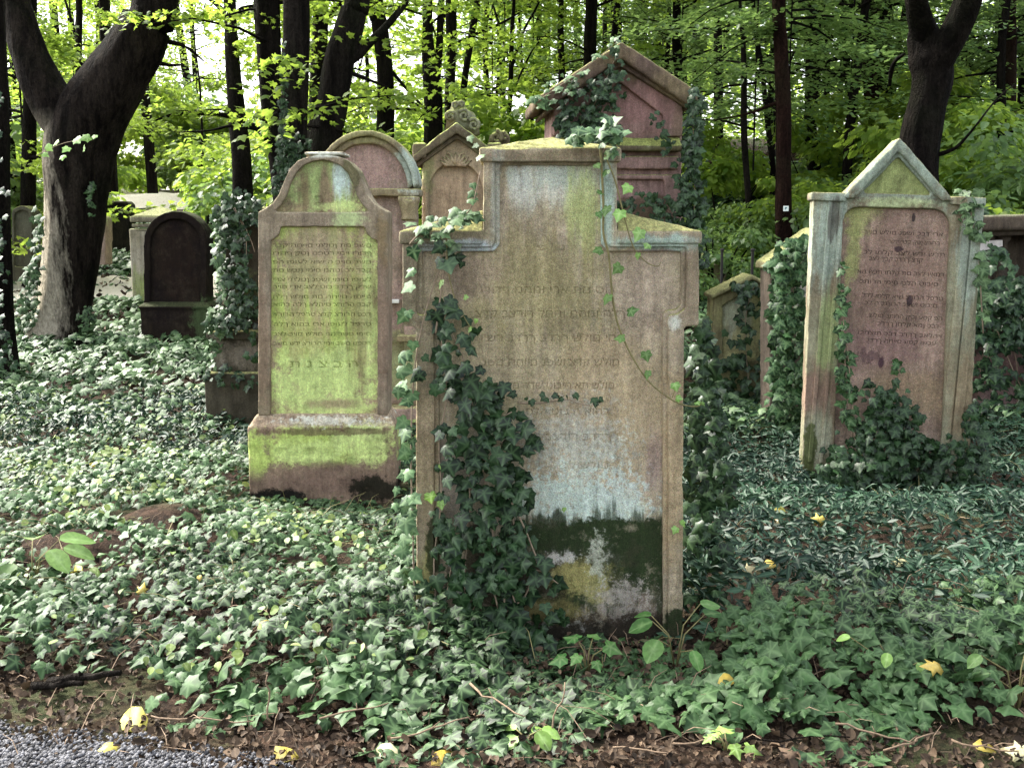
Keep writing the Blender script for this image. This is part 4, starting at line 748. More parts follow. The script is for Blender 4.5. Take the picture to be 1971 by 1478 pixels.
thin = [(19, [(938, -10, 8), (934, 60, 9), (935, 130, 10), (941, 190, 11), (948, 260, 12)], 'slim trunk bending out right below its middle, first right of the pole-like tree'),
 (21, [(958, -10, 5), (962, 90, 6), (956, 200, 7), (958, 300, 8)], 'very thin straight stem in the gap left of the branching young tree'),
 (17.5, [(990, -20, 6), (986, 50, 8), (984, 120, 9), (982, 190, 10), (976, 260, 10), (972, 330, 12)], 'branching young tree with a fan of thin boughs, left of the pink monument'),
 (20, [(1003, 100, 5), (1010, 160, 7), (1020, 210, 8), (1026, 280, 9)], 'thin stem slanting down right of the branching young tree'),
 (23, [(1040, -10, 8), (1036, 80, 9), (1040, 180, 10), (1040, 300, 11)], 'faint grey pole of a tree over the left eave of the pink monument'),
 (19, [(1080, -10, 10), (1079, 60, 12), (1081, 140, 13), (1082, 300, 15)], 'narrow dark trunk rising over the left roof slope of the monument'),
 (18, [(1139, -20, 22), (1137, 50, 24), (1136, 110, 24), (1134, 300, 28)], 'stout black trunk just left of the monument gable peak'),
 (24, [(1165, -10, 8), (1164, 60, 9), (1162, 200, 10)], 'thin trunk between the stout black one and the gable peak'),
 (24, [(1193, -10, 9), (1192, 60, 10), (1190, 200, 11)], 'thin trunk rising exactly behind the gable peak'),
 (26, [(1232, -10, 9), (1231, 60, 9), (1230, 200, 10)], 'thin trunk a little right of the gable peak'),
 (20, [(1303, -10, 15), (1302, 80, 16), (1306, 150, 15), (1308, 300, 18)], 'mid-sized trunk above the right roof slope of the monument'),
 (27, [(1337, -10, 8), (1338, 150, 9), (1338, 260, 10)], 'thin faint trunk right of the monument roof')]
for i, (Yt, p, lab) in enumerate(thin):
    lm = []
    if 'fan' in lab: lm = [[(1050, -20, 3), (1030, 20, 4), (1008, 60, 5), (996, 95, 6), (985, 130, 7)], [(940, -20, 3), (958, 40, 4), (972, 90, 5), (984, 130, 6)], [(1060, 60, 2), (1030, 90, 3), (1008, 130, 4), (982, 190, 5)]]
    tree(lab, Yt, p, lm, 'bark', [(('mapleB', 'beechA', 'mapleA')[i % 3], None, .95, 1.0)] + ([('highM',)] if i % 3 == 0 else []), n=10, group='slim trees between the left clearing and the pink monument')
# right side
tree('thin wavering dark stem on the slope, well left of the tagged tree', 13.5, [(1424, -10, 6), (1430, 70, 9), (1432, 160, 11), (1432, 250, 12), (1437, 330, 12), (1443, 410, 13), (1446, 440, 14)], (), 'bark', [('beechL', 1.1, .9, 1.0)], n=10)
tree('thin stem leaning against the upper left of the tagged tree', 16, [(1449, -20, 8), (1453, 40, 10), (1459, 90, 10), (1467, 140, 9), (1480, 260, 10), (1488, 330, 11)], (), 'bark', [('beechA', 2.6, .9, .5)], n=10)
TAG = tree('straight reddish brown trunk with a small white square tag nailed to it', 12.6, [(1499, -10, 25), (1503, 80, 27), (1507, 180, 28), (1508, 280, 29), (1508, 380, 30), (1508, 480, 32)], [[(1370, 232, 2), (1410, 226, 3), (1450, 216, 5), (1480, 204, 7), (1504, 196, 8)]], 'brownbark', [('beechL', .7, .85, 1.7)], n=18)
pT = at(1508, 402, 12.6); tg = thing('tree_tag', (pT.x, 12.6 - 32 * pxm(12.6) / 2 - .022, pT.z), 'small white square tag with a dark flag-like mark nailed to the reddish trunk', 'tag')
mb = MB(); h = .030; mb.box(-h, h, -.002, .004, -h, h); mb.build('plate', flat_mat('white_tag_plastic', (.82, .86, .80), .5, 5, .03), tg, bevel=.002)
mb = MB(); mb.add(*clean(*plate([(-.014, -.014), (-.014, .014), (.012, .014), (.012, .002), (-.006, -.003), (-.006, -.014)], (), -.0045, -.0015))); mb.build('mark', flat_mat('teal_mark', (.10, .22, .24), .6, 5, .03), tg)
for lab, Yt, p, mt, cr in (
 ('grey-brown trunk broken up by leaf sprays, first thick one right of the tagged tree', 17, [(1568, -10, 26), (1565, 100, 26), (1563, 150, 26), (1560, 250, 24), (1568, 340, 26)], 'bark2', 'beechA'),
 ('thin straight stem to the right of the grey-brown trunk', 19, [(1590, -10, 9), (1592, 60, 10), (1592, 140, 10), (1590, 320, 12)], 'bark', 'beechB'),
 ('narrow double stem over the left corner of the leaning stone', 18, [(1624, -10, 11), (1628, 80, 13), (1632, 150, 14), (1640, 260, 14), (1648, 320, 14)], 'bark', 'beechA'),
 ('reddish brown trunk above the left gable slope of the leaning stone', 17.5, [(1674, -10, 28), (1674, 60, 28), (1676, 160, 27), (1682, 260, 28), (1690, 310, 30)], 'brownbark', 'beechB'),
 ('dark trunk right next to the reddish one above the leaning stone', 19, [(1702, -10, 26), (1700, 50, 26), (1700, 160, 26), (1700, 300, 28)], 'bark2', 'beechA'),
 ('thin pole standing right of the black forked tree', 18, [(1872, -10, 8), (1871, 100, 9), (1860, 260, 9), (1845, 380, 10)], 'bark', 'beechL'),
 ('broad brown trunk near the right edge of the picture', 16, [(1940, -10, 30), (1940, 80, 33), (1938, 160, 34), (1936, 260, 36)], 'brownbark', 'beechL'),
 ('dark trunk cut by the right edge of the picture', 18, [(1974, -10, 18), (1973, 120, 20), (1970, 300, 22)], 'bark', 'beechA')):
    tree(lab, Yt, p, (), mt, [(cr, None, .95, .9)], n=12)
tree('black heavy forked tree towering behind the leaning right stone', 10.4, [(1774, 40, 42), (1780, 80, 62), (1790, 110, 78), (1796, 150, 74), (1786, 200, 68), (1772, 260, 72), (1762, 330, 76), (1758, 450, 84), (1756, 600, 96)],
     [[(1876, -60, 44), (1866, -10, 48), (1850, 35, 50), (1830, 75, 52), (1808, 115, 56), (1792, 160, 50)], [(1760, -60, 32), (1764, 0, 36), (1772, 40, 42), (1778, 80, 46)], [(1740, 105, 5), (1726, 115, 7), (1716, 135, 8), (1712, 165, 6)], [(1880, 240, 3), (1862, 262, 5), (1840, 284, 7), (1812, 296, 9), (1790, 300, 11)], [(1958, 160, 2), (1920, 190, 3), (1880, 240, 4)]], 'bark', [], n=22, bumps=.2, top=False, flare=1.2)
# young leafy trees and shrubs that fill the space beyond the stones
def young(label, u, Y, key, s=1.0, w=.05, group=None, mat='bark', lift=0.0):
    x = (u - 985.5) / FPX * Y; z = Hs(x, Y); root = thing('young_tree', (x, Y, z), label, 'tree', group); mb = MB(); r = random.Random(int(u * 7 + Y))
    h = 6.5 * s; P = [Vector((r.uniform(-.25, .25) * k * .5, r.uniform(-.2, .2) * k * .5, -.2 + h * k / 4)) for k in range(5)]; P[0].x = P[0].y = 0
    P, q = smooth_pts(P, [w * (1 - .16 * k) for k in range(5)], 3); mb.tube(P, q, 8, .1, int(u) % 50); mb.build('trunk', M[mat], root, True); crown(root, key, None, s, lift); return root
def shrub(label, u, Y, key, s=1.0, group=None):
    x = (u - 985.5) / FPX * Y; z = Hs(x, Y) - .05; root = thing('shrub', (x, Y, z), label, 'shrub', group)
    attach(root, SH[key], 'foliage', rt.uniform(0, 6.28), (s, s, s)); mb = MB()
    for k in range(5): a = rt.uniform(0, 6.28); mb.tube([(0, 0, -.1), (.3 * math.cos(a) * s, .3 * math.sin(a) * s, .5 * s), (.8 * math.cos(a) * s, .8 * math.sin(a) * s, 1.2 * s)], [.025, .016, .006], 5)
    mb.build('stems', M['bark'], root, True)
GL = 'sunlit young trees beyond the left clearing'; GR = 'young beeches on the right-hand slope'
r8 = random.Random(8)
for i, (u, Y) in enumerate([(20, 34), (150, 36), (600, 26), (560, 30), (700, 25), (860, 23), (980, 28), (760, 38), (190, 34), (300, 44), (395, 33)]):
    young('sunlit yellow-green maple sapling among many beyond the left clearing', u, Y, ('mapleA', 'mapleB', 'mapleL')[i % 3], r8.uniform(.9, 1.25), r8.uniform(.04, .09), GL, lift=1.6 if u in (190, 300, 395) else 0)
for i, (u, Y) in enumerate([(1160, 21), (1265, 24), (1480, 23), (1600, 24), (1710, 20), (1940, 23), (1200, 34), (1380, 32), (1540, 30), (1700, 34), (1880, 30), (1620, 15.5), (1900, 14.5)]):
    young('dark green young beech with layered leaf sprays among many on the right-hand slope', u, Y, ('beechA', 'beechL', 'beechB')[i % 3], r8.uniform(.85, 1.2), r8.uniform(.035, .09), GR)
for i, (u, Y, k, s) in enumerate([(300, 39, 'lightA', 1.5), (350, 38, 'darkA', 1.8), (395, 41, 'lightB', 1.6), (470, 26, 'lightA', .8), (20, 19, 'lightA', 1.0), (70, 21, 'lightB', 1), (500, 20, 'lightB', 1.1), (560, 19, 'darkB', 1.2), (650, 19, 'lightA', 1.2), (730, 19, 'lightB', 1.3), (790, 20, 'darkA', 1.2), (850, 19, 'lightA', 1.3), (920, 18, 'lightB', 1.2), (980, 18, 'lightA', 1.1), (1040, 18, 'lightB', 1.2), (130, 30, 'lightA', 1.4), (380, 36, 'lightA', 1.6), (-40, 17, 'darkA', 1.2)]):
    shrub('bright leafy shrub in the undergrowth behind the left-hand stones', u, Y, k, s, 'shrubs behind the left-hand stones')
for i, (u, Y, k, s) in enumerate([(1370, 12.6, 'darkB', .6), (1420, 14, 'darkB', .6), (1490, 13.4, 'lightA', .55), (1560, 13, 'darkB', .7), (1560, 17, 'lightA', .8), (1640, 14, 'darkB', .8), (1800, 13, 'lightA', .9), (1850, 11.4, 'lightB', .65), (1915, 11.2, 'darkB', .75), (1975, 10.8, 'lightB', .75), (1900, 14, 'lightA', .9), (1960, 15.5, 'lightB', 1.1), (2040, 11.5, 'darkA', 1.0), (1380, 15.5, 'lightA', .7), (1750, 16, 'lightA', 1.0), (1680, 18, 'darkB', 1.0)]):
    shrub('low shrub growing on the slope behind the right-hand stones', u, Y, k, s, 'shrubs on the slope behind the right-hand stones')
# slim trunks far back in the wood
tb = MB(); tb.tube([(0, 0, -.3), (.03, 0, 3), (-.02, .03, 6.5), (.05, 0, 11)], [.12, .10, .085, .05], 8, .1, 3); farm = bpy.data.meshes.new('trunk'); farm.from_pydata(tb.v, [], tb.f); farm.materials.append(M['bark']); farm.update()
for k in range(36):
    u = r8.uniform(860, 2000) if k > 9 else r8.uniform(-20, 800); Y = r8.uniform(26, 46); x = (u - 985.5) / FPX * Y; s = r8.uniform(.8, 1.5); L = x < -.5
    root = thing('tree', (x, Y, Hs(x, Y)), 'slim dark trunk far back in the bright left part of the wood' if L else 'slim dark trunk far back in the shady right part of the wood', 'tree', 'slim trees far back on the left' if L else 'slim trees far back on the right', (R(r8.uniform(-3, 3)), R(r8.uniform(-4, 4)), r8.uniform(0, 6)))
    attach(root, farm, 'trunk', 0, (s, s, 1)); (crown(root, 'beechB' if not L else 'mapleB', None, 1.1, 0, False) if k % 2 else None)
# the wood beyond: one mass of leaves
rng = np.random.default_rng(77); n = 22000; u = rng.uniform(1050, 2250, n); Y = rng.uniform(48, 68, n); x = (u - 985.5) / FPX * Y; zt = rng.random(n) ** .9 * np.interp(u, [1050, 1150, 1300, 2250], [2.5, 4, 6.5, 8])
cl = fbm(x * .35, zt * .6, 4, 3); ok = cl > .5; x, Y, zt = x[ok], Y[ok], zt[ok]; z = H(x, Y) + zt; n = len(x)
V, F, C = leaves('tree', np.stack([x, Y, z], 1), np.stack([rng.normal(0, .5, n), rng.normal(-.2, .5, n), np.ones(n)], 1), rng.normal(0, 1, (n, 3)), rng.uniform(.25, .5, n), rng)
tag(mesh_np('distant_wood', V, F, M['maple'], col=C), 'leafy wood closing off the background', 'wood', None, 'stuff')
# ------------------------------------------------------------ ground cover (uncountable) and single things on the ground
def footprints(x, y, pad=.02):
    m = np.zeros(len(x), bool)
    for (u0, u1, v, Yf, th) in ((797, 1318, 1262, 3.87, .22), (479, 764, 955, 5.98, .3), (1550, 1862, 935, 6.2, .24), (600, 812, 850, 7.25, .4), (812, 944, 840, 7.95, .3), (1050, 1334, 812, 8.4, .7), (404, 606, 745, 7.6, .5), (1882, 2110, 900, 7.65, .4), (273, 406, 668, 11.9, .45), (1366, 1506, 790, 8.65, .25), (1484, 1664, 850, 7.45, .3)):
        a, b = at(u0, v, Yf).x, at(u1, v, Yf).x; m |= (x > a + pad) & (x < b - pad) & (y > Yf + pad) & (y < Yf + th)
    return m
def canopy(x, y):
    """height of the leaf layer over the soil"""
    c = .035 + .27 * np.maximum(0, fbm(x * 1.9, y * 1.9, 31, 3) - .28) + .06 * fbm(x * 5, y * 5, 32, 2)
    c = c + .16 * np.exp(-(((x + .50) / .34) ** 2 + ((y - 3.72) / .30) ** 2)) + .10 * np.exp(-(((x - 1.0) / .5) ** 2 + ((y - 3.6) / .4) ** 2))
    for ua, ub, Yf in ((1010, 1330, 3.87), (470, 780, 5.95), (1545, 1870, 6.2)):
        a, b = at(ua, 1000, Yf).x, at(ub, 1000, Yf).x; c = c * (1 - .88 * sstep(a - .15, a + .03, x) * sstep(b + .15, b - .03, x) * sstep(Yf - .85, Yf - .42, y) * sstep(Yf + .15, Yf, y))
    for mx, my, rr, h in MP: c = c * (1 - .9 * np.exp(-((x - mx) ** 2 + ((y - my + .15) * 1.2) ** 2) / (rr * .9) ** 2))
    return c * sstep(2.85, 3.5, y + .25 * (fbm(x * 2, y * 2, 33) - .5) * 2 + .12 * x)
def edge(x): return np.interp(x, [-3, -1.6, -1.0, -.5, 0, .6, 1.6, 3], [3.95, 3.5, 3.22, 3.02, 2.90, 2.93, 3.0, 3.05])
def scatter(n, x0, x1, y0, y1, seed):
    r = np.random.default_rng(seed); y = y0 + (y1 - y0) * r.random(n); hw = (y * .58 + 1.0); x = np.clip(x0, -1e9, 1e9) + (x1 - x0) * r.random(n)
    ok = (np.abs(x) < hw) & ~footprints(x, y); return x[ok], y[ok], r
def ivy_density(x, y):
    d = sstep(-.10, .30, y - edge(x) + .9 * (fbm(x * 3.1, y * 3.1, 41, 3) - .5)); bare = sstep(.60, .70, fbm(x * 2.3 + 7, y * 2.0, 43, 3)) * (x < -.2)
    for mx, my, r, h in MP: d = d * (1 - .98 * np.exp(-((x - mx) ** 2 + ((y - my + .1) * 1.6) ** 2) / (r * .8) ** 2))
    d = d * (.55 + .45 * sstep(.27, .42, fbm(x * 4.2, y * 4.2, 47, 3)))
    d = d * (1 - .75 * np.exp(-(((x - .32) / .3) ** 2 + ((y - 3.78) / .16) ** 2)))
    litter = np.exp(-(((x + 1.15) / .9) ** 2 + ((y - 3.85) / .16) ** 2)) * .7
    return d * (1 - .45 * bare) * (1 - litter)
def peri_w(x, y): return np.clip(sstep(.35, .62, x - .12 * (y - 4)) * sstep(3.75, 4.15, y + .5 * (fbm(x * 2, y * 2, 50) - .5)) + sstep(6.3, 7.4, y) * .6, 0, 1)
def gcover(name, label, kind, mat, n, y0, y1, size, seed, wfun, layers=(.25, 1.05), tilt=.5, face=-.38, drift=.0):
    x, y, r = scatter(n, -8, 8, y0, y1, seed); onpath = ((x < -.4) & (np.abs(y - 15.4) < 1.5)) | ((x < -1.5) & (y > 21.5))
    k = r.random(len(x)) < wfun(x, y) * np.where(onpath, .06, 1); x, y = x[k], y[k]; n = len(x)
    f = layers[0] + (layers[1] - layers[0]) * r.random(n) ** .45; z = H(x, y) + canopy(x, y) * f + .012
    Nn = np.stack([r.normal(-.18, tilt, n), r.normal(face, tilt, n), np.full(n, 1.0)], 1)
    D = np.stack([r.normal(.25, .8, n), r.normal(-.55, .7, n), r.normal(-.1, .35, n)], 1)
    V, F, C = leaves(kind, np.stack([x, y, z], 1), Nn, D, size(y) * r.uniform(.45, 1.35, n), r)
    C[:, 2] = .15 + .7 * C[:, 2]
    k_ = len(T[kind][0]); patch = np.repeat(fbm(x * 1.5 + 4, y * 1.9, 60, 3), k_); C[:, 0] = np.clip(C[:, 0] * .6 + (patch - .40) * 1.9 , 0, 1); C[:, 0] = np.where(C[:, 0] > 1, 1, C[:, 0])
    return tag(mesh_np(name, V, F, M[mat], col=C), label, None, None, 'stuff')
gcover('ground_ivy', 'carpet of lobed ivy leaves over the foreground soil', 'ivy', 'ivy', 120000, 2.8, 7.6, lambda y: np.interp(y, [3, 3.6, 4.5, 8], [.064, .052, .042, .042]), 101, lambda x, y: ivy_density(x, y) * (1 - peri_w(x, y)) * np.interp(y, [3, 4.5, 7.6], [1, .9, .8]))
gcover('pale_ground_ivy', 'paler green ivy leaves mixed into the left-hand carpet', 'ivy', 'ivy_pale', 22000, 3.2, 8.5, lambda y: np.interp(y, [3, 5], [.05, .040]), 102, lambda x, y: ivy_density(x, y) * (1 - peri_w(x, y) * .9) * sstep(-.3, -1.2, x) * sstep(.42, .6, fbm(x * 1.7, y * 1.7, 70, 3)), layers=(.7, 1.2))
gcover('periwinkle', 'dense dark periwinkle with narrow glossy leaves right of the central stone', 'lance', 'peri', 150000, 3.6, 8.5, lambda y: np.interp(y, [3.6, 8], [.058, .062]), 103, lambda x, y: np.minimum(1, ivy_density(x, y) * 1.9) * peri_w(x, y) * np.interp(y, [3.6, 8.5], [1, .75]), tilt=.6, layers=(.25, 1.25))
gcover('herb_seedlings', 'yellowish green seedlings sprinkled over the left-hand carpet', 'oval', 'maple_seed', 34000, 3.3, 9, lambda y: np.interp(y, [3, 6], [.034, .036]), 107, lambda x, y: ivy_density(x, y) * sstep(-.2, -1.0, x) * np.clip(sstep(.50, .62, fbm(x * 1.1 + 3, y * 1.5, 72, 3)) + .12, 0, 1), layers=(.8, 1.35))
def far_w(x, y): return sstep(.30, .48, fbm(x * .8, y * .8, 80, 3)) * np.where((np.abs(y - (15.5 + .1 * x)) < 1.3) & (x < -.5), .12, 1) * np.where((x > 1.5) & (y > 10.5), .55, 1)
gcover('far_ground_cover', 'low leafy growth covering the ground between the rear stones', 'ivy', 'ivy_pale', 60000, 7.2, 22, lambda y: np.interp(y, [7, 22], [.065, .15]), 104, far_w, layers=(.5, 1.4))
gcover('far_periwinkle', 'dark low growth among the rear stones', 'lance', 'ivy', 52000, 7.2, 18, lambda y: np.interp(y, [7, 18], [.075, .15]), 105, lambda x, y: np.where(x > -1, .95, .5) * np.where((x < -1) & (y > 11), .35, 1), layers=(.4, 1.3))
# brown leaf litter
def litter(name, label, n, y0, y1, size, seed, w, dz=.0, mat='litter'):
    x, y, r = scatter(n, -9, 9, y0, y1, seed); k = r.random(len(x)) < w(x, y); x, y = x[k], y[k]; n = len(x)
    V, F, C = leaves('dead', np.stack([x, y, H(x, y) + dz + .03 * r.random(n)], 1), np.stack([r.normal(0, .5, n), r.normal(-.25, .5, n), np.ones(n)], 1), r.normal(0, 1, (n, 3)), size * r.uniform(.5, 1.4, n), r, curl=.6)
    return tag(mesh_np(name, V, F, M[mat], col=C), label, None, None, 'stuff')
gr_edge = lambda x: np.interp(x, [-6, -1.55, -.9, -.3, 6], [3.75, 3.12, 2.98, 2.72, 2.2])
litter('leaf_litter', 'brown dead leaves along the bottom edge of the ivy', 60000, 2.6, 5.2, .029, 110, lambda x, y: np.where(y < gr_edge(x) - .05, .05, 1) * sstep(4.6, 3.2, y) * sstep(.25, .45, fbm(x * 4, y * 4, 90)))
litter('crumbled_litter', 'small crumbs of dead leaf and bark on the soil', 40000, 2.6, 4.2, .02, 111, lambda x, y: np.where(y < gr_edge(x) - .08, .10, .9))
litter('slope_litter', 'brown dead leaves on the wooded slope', 36000, 9.5, 26, .13, 112, lambda x, y: sstep(1.2, 2.5, x) * sstep(.42, .55, fbm(x * .7, y * .7, 95, 3)), .03)
litter('clearing_litter', 'dry leaves scattered over the clearing behind', 12000, 9, 24, .09, 113, lambda x, y: sstep(0, -1, x) * np.where(np.abs(y - 15.4) < 1.5, .3, .7) * (y < 21.5), .05)
# gravel chips
x, y, r = scatter(60000, -2.6, 1, 2.55, 3.6, 120); k = (y < gr_edge(x) + .12 * (fbm(x * 6, y * 6, 1) - .5) + .02) & (r.random(len(x)) < np.where(y > gr_edge(x) - .05, .4, 1)); x, y = x[k], y[k]; n = len(x)
oc = np.array([(1, 0, 0), (0, 1, 0), (-1, 0, 0), (0, -1, 0), (0, 0, .8), (0, 0, -.8)], float); of_ = np.array([(0, 1, 4), (1, 2, 4), (2, 3, 4), (3, 0, 4), (1, 0, 5), (2, 1, 5), (3, 2, 5), (0, 3, 5)])
s = r.uniform(.0035, .0095, n); a = r.uniform(0, 6.28, n); j = r.uniform(.6, 1.3, (n, 6, 3)); o_ = oc[None] * j * s[:, None, None]
vx = o_[..., 0] * np.cos(a)[:, None] - o_[..., 1] * np.sin(a)[:, None]; vy = o_[..., 0] * np.sin(a)[:, None] + o_[..., 1] * np.cos(a)[:, None]
V = np.stack([vx + x[:, None], vy + y[:, None], o_[..., 2] + (H(x, y) + .012 + s * .4)[:, None]], 2).reshape(-1, 3); F = (of_[None] + (np.arange(n) * 6)[:, None, None]).reshape(-1, 3)
mg = leaf_mat('gravel_chip', (.025, .025, .026), (.20, .20, .21), None, .8, 0, spec=.2)
C = np.repeat(np.stack([r.random(n), np.zeros(n), r.random(n)], 1), 6, 0); tag(mesh_np('gravel_chips', V, F, mg, col=C), 'loose grey gravel chips at the bottom left', None, None, 'stuff')
def stalks(name, label, n, x0, x1, y0, y1, seed, mat, L=.16, w=.0016, kindtag=True):
    x, y, r = scatter(n, x0, x1, y0, y1, seed); mb = MB()
    for a, b in zip(x, y):
        z = Hs(a, b) + float(canopy(np.array([a]), np.array([b]))[0]) * .5; q = r.normal(0, 1, 2); l = L * r.uniform(.5, 1.3); h = r.uniform(.1, .8)
        mb.tube([(a, b, z), (a + q[0] * l * .3, b + q[1] * l * .3, z + l * h * .6), (a + q[0] * l * .6, b + q[1] * l * .5, z + l * h * .7)], [w, w * .8, w * .4], 3, cap=False)
    return tag(mb.build(name, M[mat]), label, None, None, 'stuff')
stalks('dry_stalks', 'thin dry stalks and runners among the ivy', 900, -2.5, 2.5, 2.9, 5.5, 130, 'twig', .15, .0017)
stalks('grass_blades', 'sparse thin grass blades among the low plants', 1400, -3.5, 3.5, 3.6, 8.5, 131, 'vine', .2, .002)
# single fallen leaves
def ground_xy(u, v):
    g = ground_at(u, v); c = float(canopy(np.array([g.x]), np.array([g.y]))[0]); k = 1 - c / max(.3, CAMZ - g.z)
    p = Vector((g.x * k, g.y * k, 0)); p.z = Hs(p.x, p.y) + float(canopy(np.array([p.x]), np.array([p.y]))[0]); return p
fl = [(1574, 998, .085, 'yellow', 'large upright yellow leaf lying on the periwinkle, brightest right of the central stone', 70), (1500, 1004, .07, 'yellow', 'olive-yellow leaf lying just left of the brightest upright yellow leaf', 20), (1480, 1088, .075, 'yellow', 'thin edge-on yellow leaf on the periwinkle near the central stone', 5), (1437, 1112, .055, 'palel', 'small cream leaf just below the thin edge-on yellow leaf', 40),
 (1730, 1105, .09, 'palel', 'pale cream leaf lying alone on the dark periwinkle below the leaning stone', 25), (1868, 974, .06, 'palel', 'little pale leaf at the foot of the leaning stone, right corner', 10), (1795, 1282, .08, 'yellow', 'yellow leaf in the shade where ivy meets periwinkle at right', 10), (1396, 1338, .07, 'yellow', 'small torn yellow leaf on the ivy right below the central stone', 20),
 (258, 1388, .15, 'yellow', 'big ochre leaf at the gravel edge, bottom left', 12), (212, 1455, .085, 'yellow', 'yellow leaf lying flat on the grey gravel', 5), (548, 1470, .11, 'yellow', 'bright lemon leaf at the bottom edge left of centre', 15), (856, 1470, .10, 'yellow', 'lemon leaf at the bottom edge below the central stone', 20),
 (275, 1134, .055, 'yellow', 'round dull yellow leaf in the left-hand ivy', 50), (150, 1102, .08, 'yellow', 'pointed golden leaf near the left soil mound', 8), (1432, 1068, .06, 'litter', 'reddish brown leaf on the periwinkle close to the central stone', 20), (1500, 1015, .05, 'palel', 'narrow whitish leaf under the olive-yellow one', 10),
 (1640, 1012, .08, 'litter', 'long tan leaf to the right of the brightest yellow leaf', 5), (1895, 1408, .08, 'yellow', 'yellow leaf in the ivy at the lower right, left of the corner one', 10), (1962, 1414, .09, 'palel', 'creamy leaf in the bottom right corner', 15), (180, 914, .045, 'yellow', 'tiny yellow leaf far up the left-hand ivy', 60), (385, 1112, .04, 'yellow', 'tiny golden leaf in the middle of the left-hand ivy', 10),
 (1985, 1135, .05, 'yellow', 'yellowish leaf at the right edge in the periwinkle', 10), (745, 1455, .10, 'palel', 'wrinkled beige leaf at the bottom edge between the two lemon leaves', 12), (205, 1195, .06, 'litter', 'dry rose-brown leaf on the bare patch at lower left', 10), (1520, 1425, .065, 'litter', 'long rust-coloured leaf at the bottom right litter', 12), (510, 1228, .05, 'yellow', 'small yellow leaf in the brighter lower-left ivy', 30)]
for i, (u, v, s, mt, lab, tilt) in enumerate(fl):
    s *= .82; p = ground_xy(u, min(v, 1474)) + Vector((0, -.01, .012)); r = np.random.default_rng(i); a = r.uniform(0, 6.28); t = R(tilt)
    V, F, C = leaves('dead' if i % 3 else 'star', np.zeros((1, 3)), np.array([[r.normal(0, .15), -math.sin(t + .25), math.cos(t + .25)]]), np.array([[math.cos(a), math.sin(a) * .5, .15]]), s, r, .6)
    c = V.mean(0); sub = mesh_np('fallen_leaf', V - c, F, M[mt], col=C, loc=p); tag(sub, lab, 'leaf', 'single fallen leaves on the ground'); so_ = sub.modifiers.new('t', 'SOLIDIFY'); so_.thickness = .0012
# twigs on the litter
r9 = random.Random(99)
tw_ = [(1180, 1455, 1300, 1478, 'thin bare twig along the bottom edge right of centre'), (1060, 1420, 1140, 1300, 'upright pale twig in front of the central stone'), (760, 1440, 900, 1400, 'crooked twig under the central ivy'), (520, 1370, 535, 1460, 'hooked pale stalk standing at the gravel edge'), (1420, 1440, 1640, 1425, 'long dark stick in the litter at lower right'), (1600, 1400, 1760, 1450, 'forked grey twig at lower right'),
 (90, 1300, 230, 1285, 'thick broken brown branch piece at lower left'), (60, 1330, 160, 1322, 'second broken branch piece just below the thick one'), (1700, 1460, 1800, 1418, 'short pale twig near the bottom right leaves'), (620, 1320, 750, 1290, 'fine twig in the ivy left of centre'), (280, 1370, 480, 1352, 'thin straight twig beside the big ochre leaf'), (1830, 1440, 1960, 1462, 'twig lying in the bottom right corner'),
 (900, 1330, 1010, 1400, 'thin twig slanting through the front ivy'), (1300, 1440, 1400, 1390, 'curved twig right of the front ivy')]
for u0, v0, u1, v1, lab in tw_:
    a, b = ground_xy(u0, min(v0, 1470)), ground_xy(u1, min(v1, 1470)); th = .016 if 'branch' in lab else .0035
    if 'upright' in lab or 'standing' in lab: b = a + Vector((.04, .02, .14)) if 'upright' in lab else a + Vector((-.005, .0, .16))
    n = 7; P = []; d = b - a
    for k in range(n):
        q = a + d * (k / (n - 1)) + Vector((r9.uniform(-1, 1), r9.uniform(-1, 1), r9.uniform(-.2, .7))) * d.length * .05; q.z = max(q.z, Hs(q.x, q.y) + .01) + .02; P.append(q - a)
    mb = MB(); mb.tube(P, [th * (1 - .5 * k / n) for k in range(n)], 6, .3, int(u0)); k = 3; mb2 = P[k]
    mb.tube([P[3], P[3] + Vector((r9.uniform(-.5, .5), r9.uniform(-.3, .3), .3)) * d.length * .3], [th * .6, th * .25], 5)
    tag(mb.build('twig', M['bark2'] if 'branch' in lab or 'dark' in lab else M['twig'], None, True, loc=a), lab, 'twig', 'twigs on the leaf litter')
# broad-leaved plants
def leafplant(u, v, lab, sz, n, mat, kind='tree', h=.16, dz=0):
    p = ground_xy(u, v); p.z = Hs(p.x, p.y); root = thing('leafy_plant', p, lab, 'plant'); r = np.random.default_rng(int(u)); mb = MB(); P = []; Nn = []; D = []
    for k in range(n):
        a = 6.28 * k / n + r.uniform(-.4, .4); rr = r.uniform(.5, 1.1) * h * .8; tip = (rr * math.cos(a), rr * math.sin(a) * .7, h * r.uniform(.6, 1.25)); mb.tube([(0, 0, 0), (tip[0] * .3, tip[1] * .3, tip[2] * .7), tip], [.003, .0025, .0018], 5)
        P.append(tip); Nn.append((math.cos(a) * .3, math.sin(a) * .3 - .35, 1)); D.append((math.cos(a), math.sin(a), -.35))
    mb.build('stalks', M['vine'], root, True); V, F, C = leaves(kind, np.array(P), np.array(Nn), np.array(D), sz * r.uniform(.7, 1.15, n), r); mesh_np('leaves', V, F, M[mat], root, col=C)
leafplant(62, 1110, 'broad pale green leafy plant at the left edge by the soil mound', .15, 7, 'herb', 'oval', .17)
leafplant(1300, 1290, 'large rounded bright green leaves at the right foot of the central stone', .085, 6, 'herb', 'oval', .2)
leafplant(1720, 1262, 'yellow-green seedling standing above the ivy at right', .06, 6, 'ivy_young', 'oval', .17)
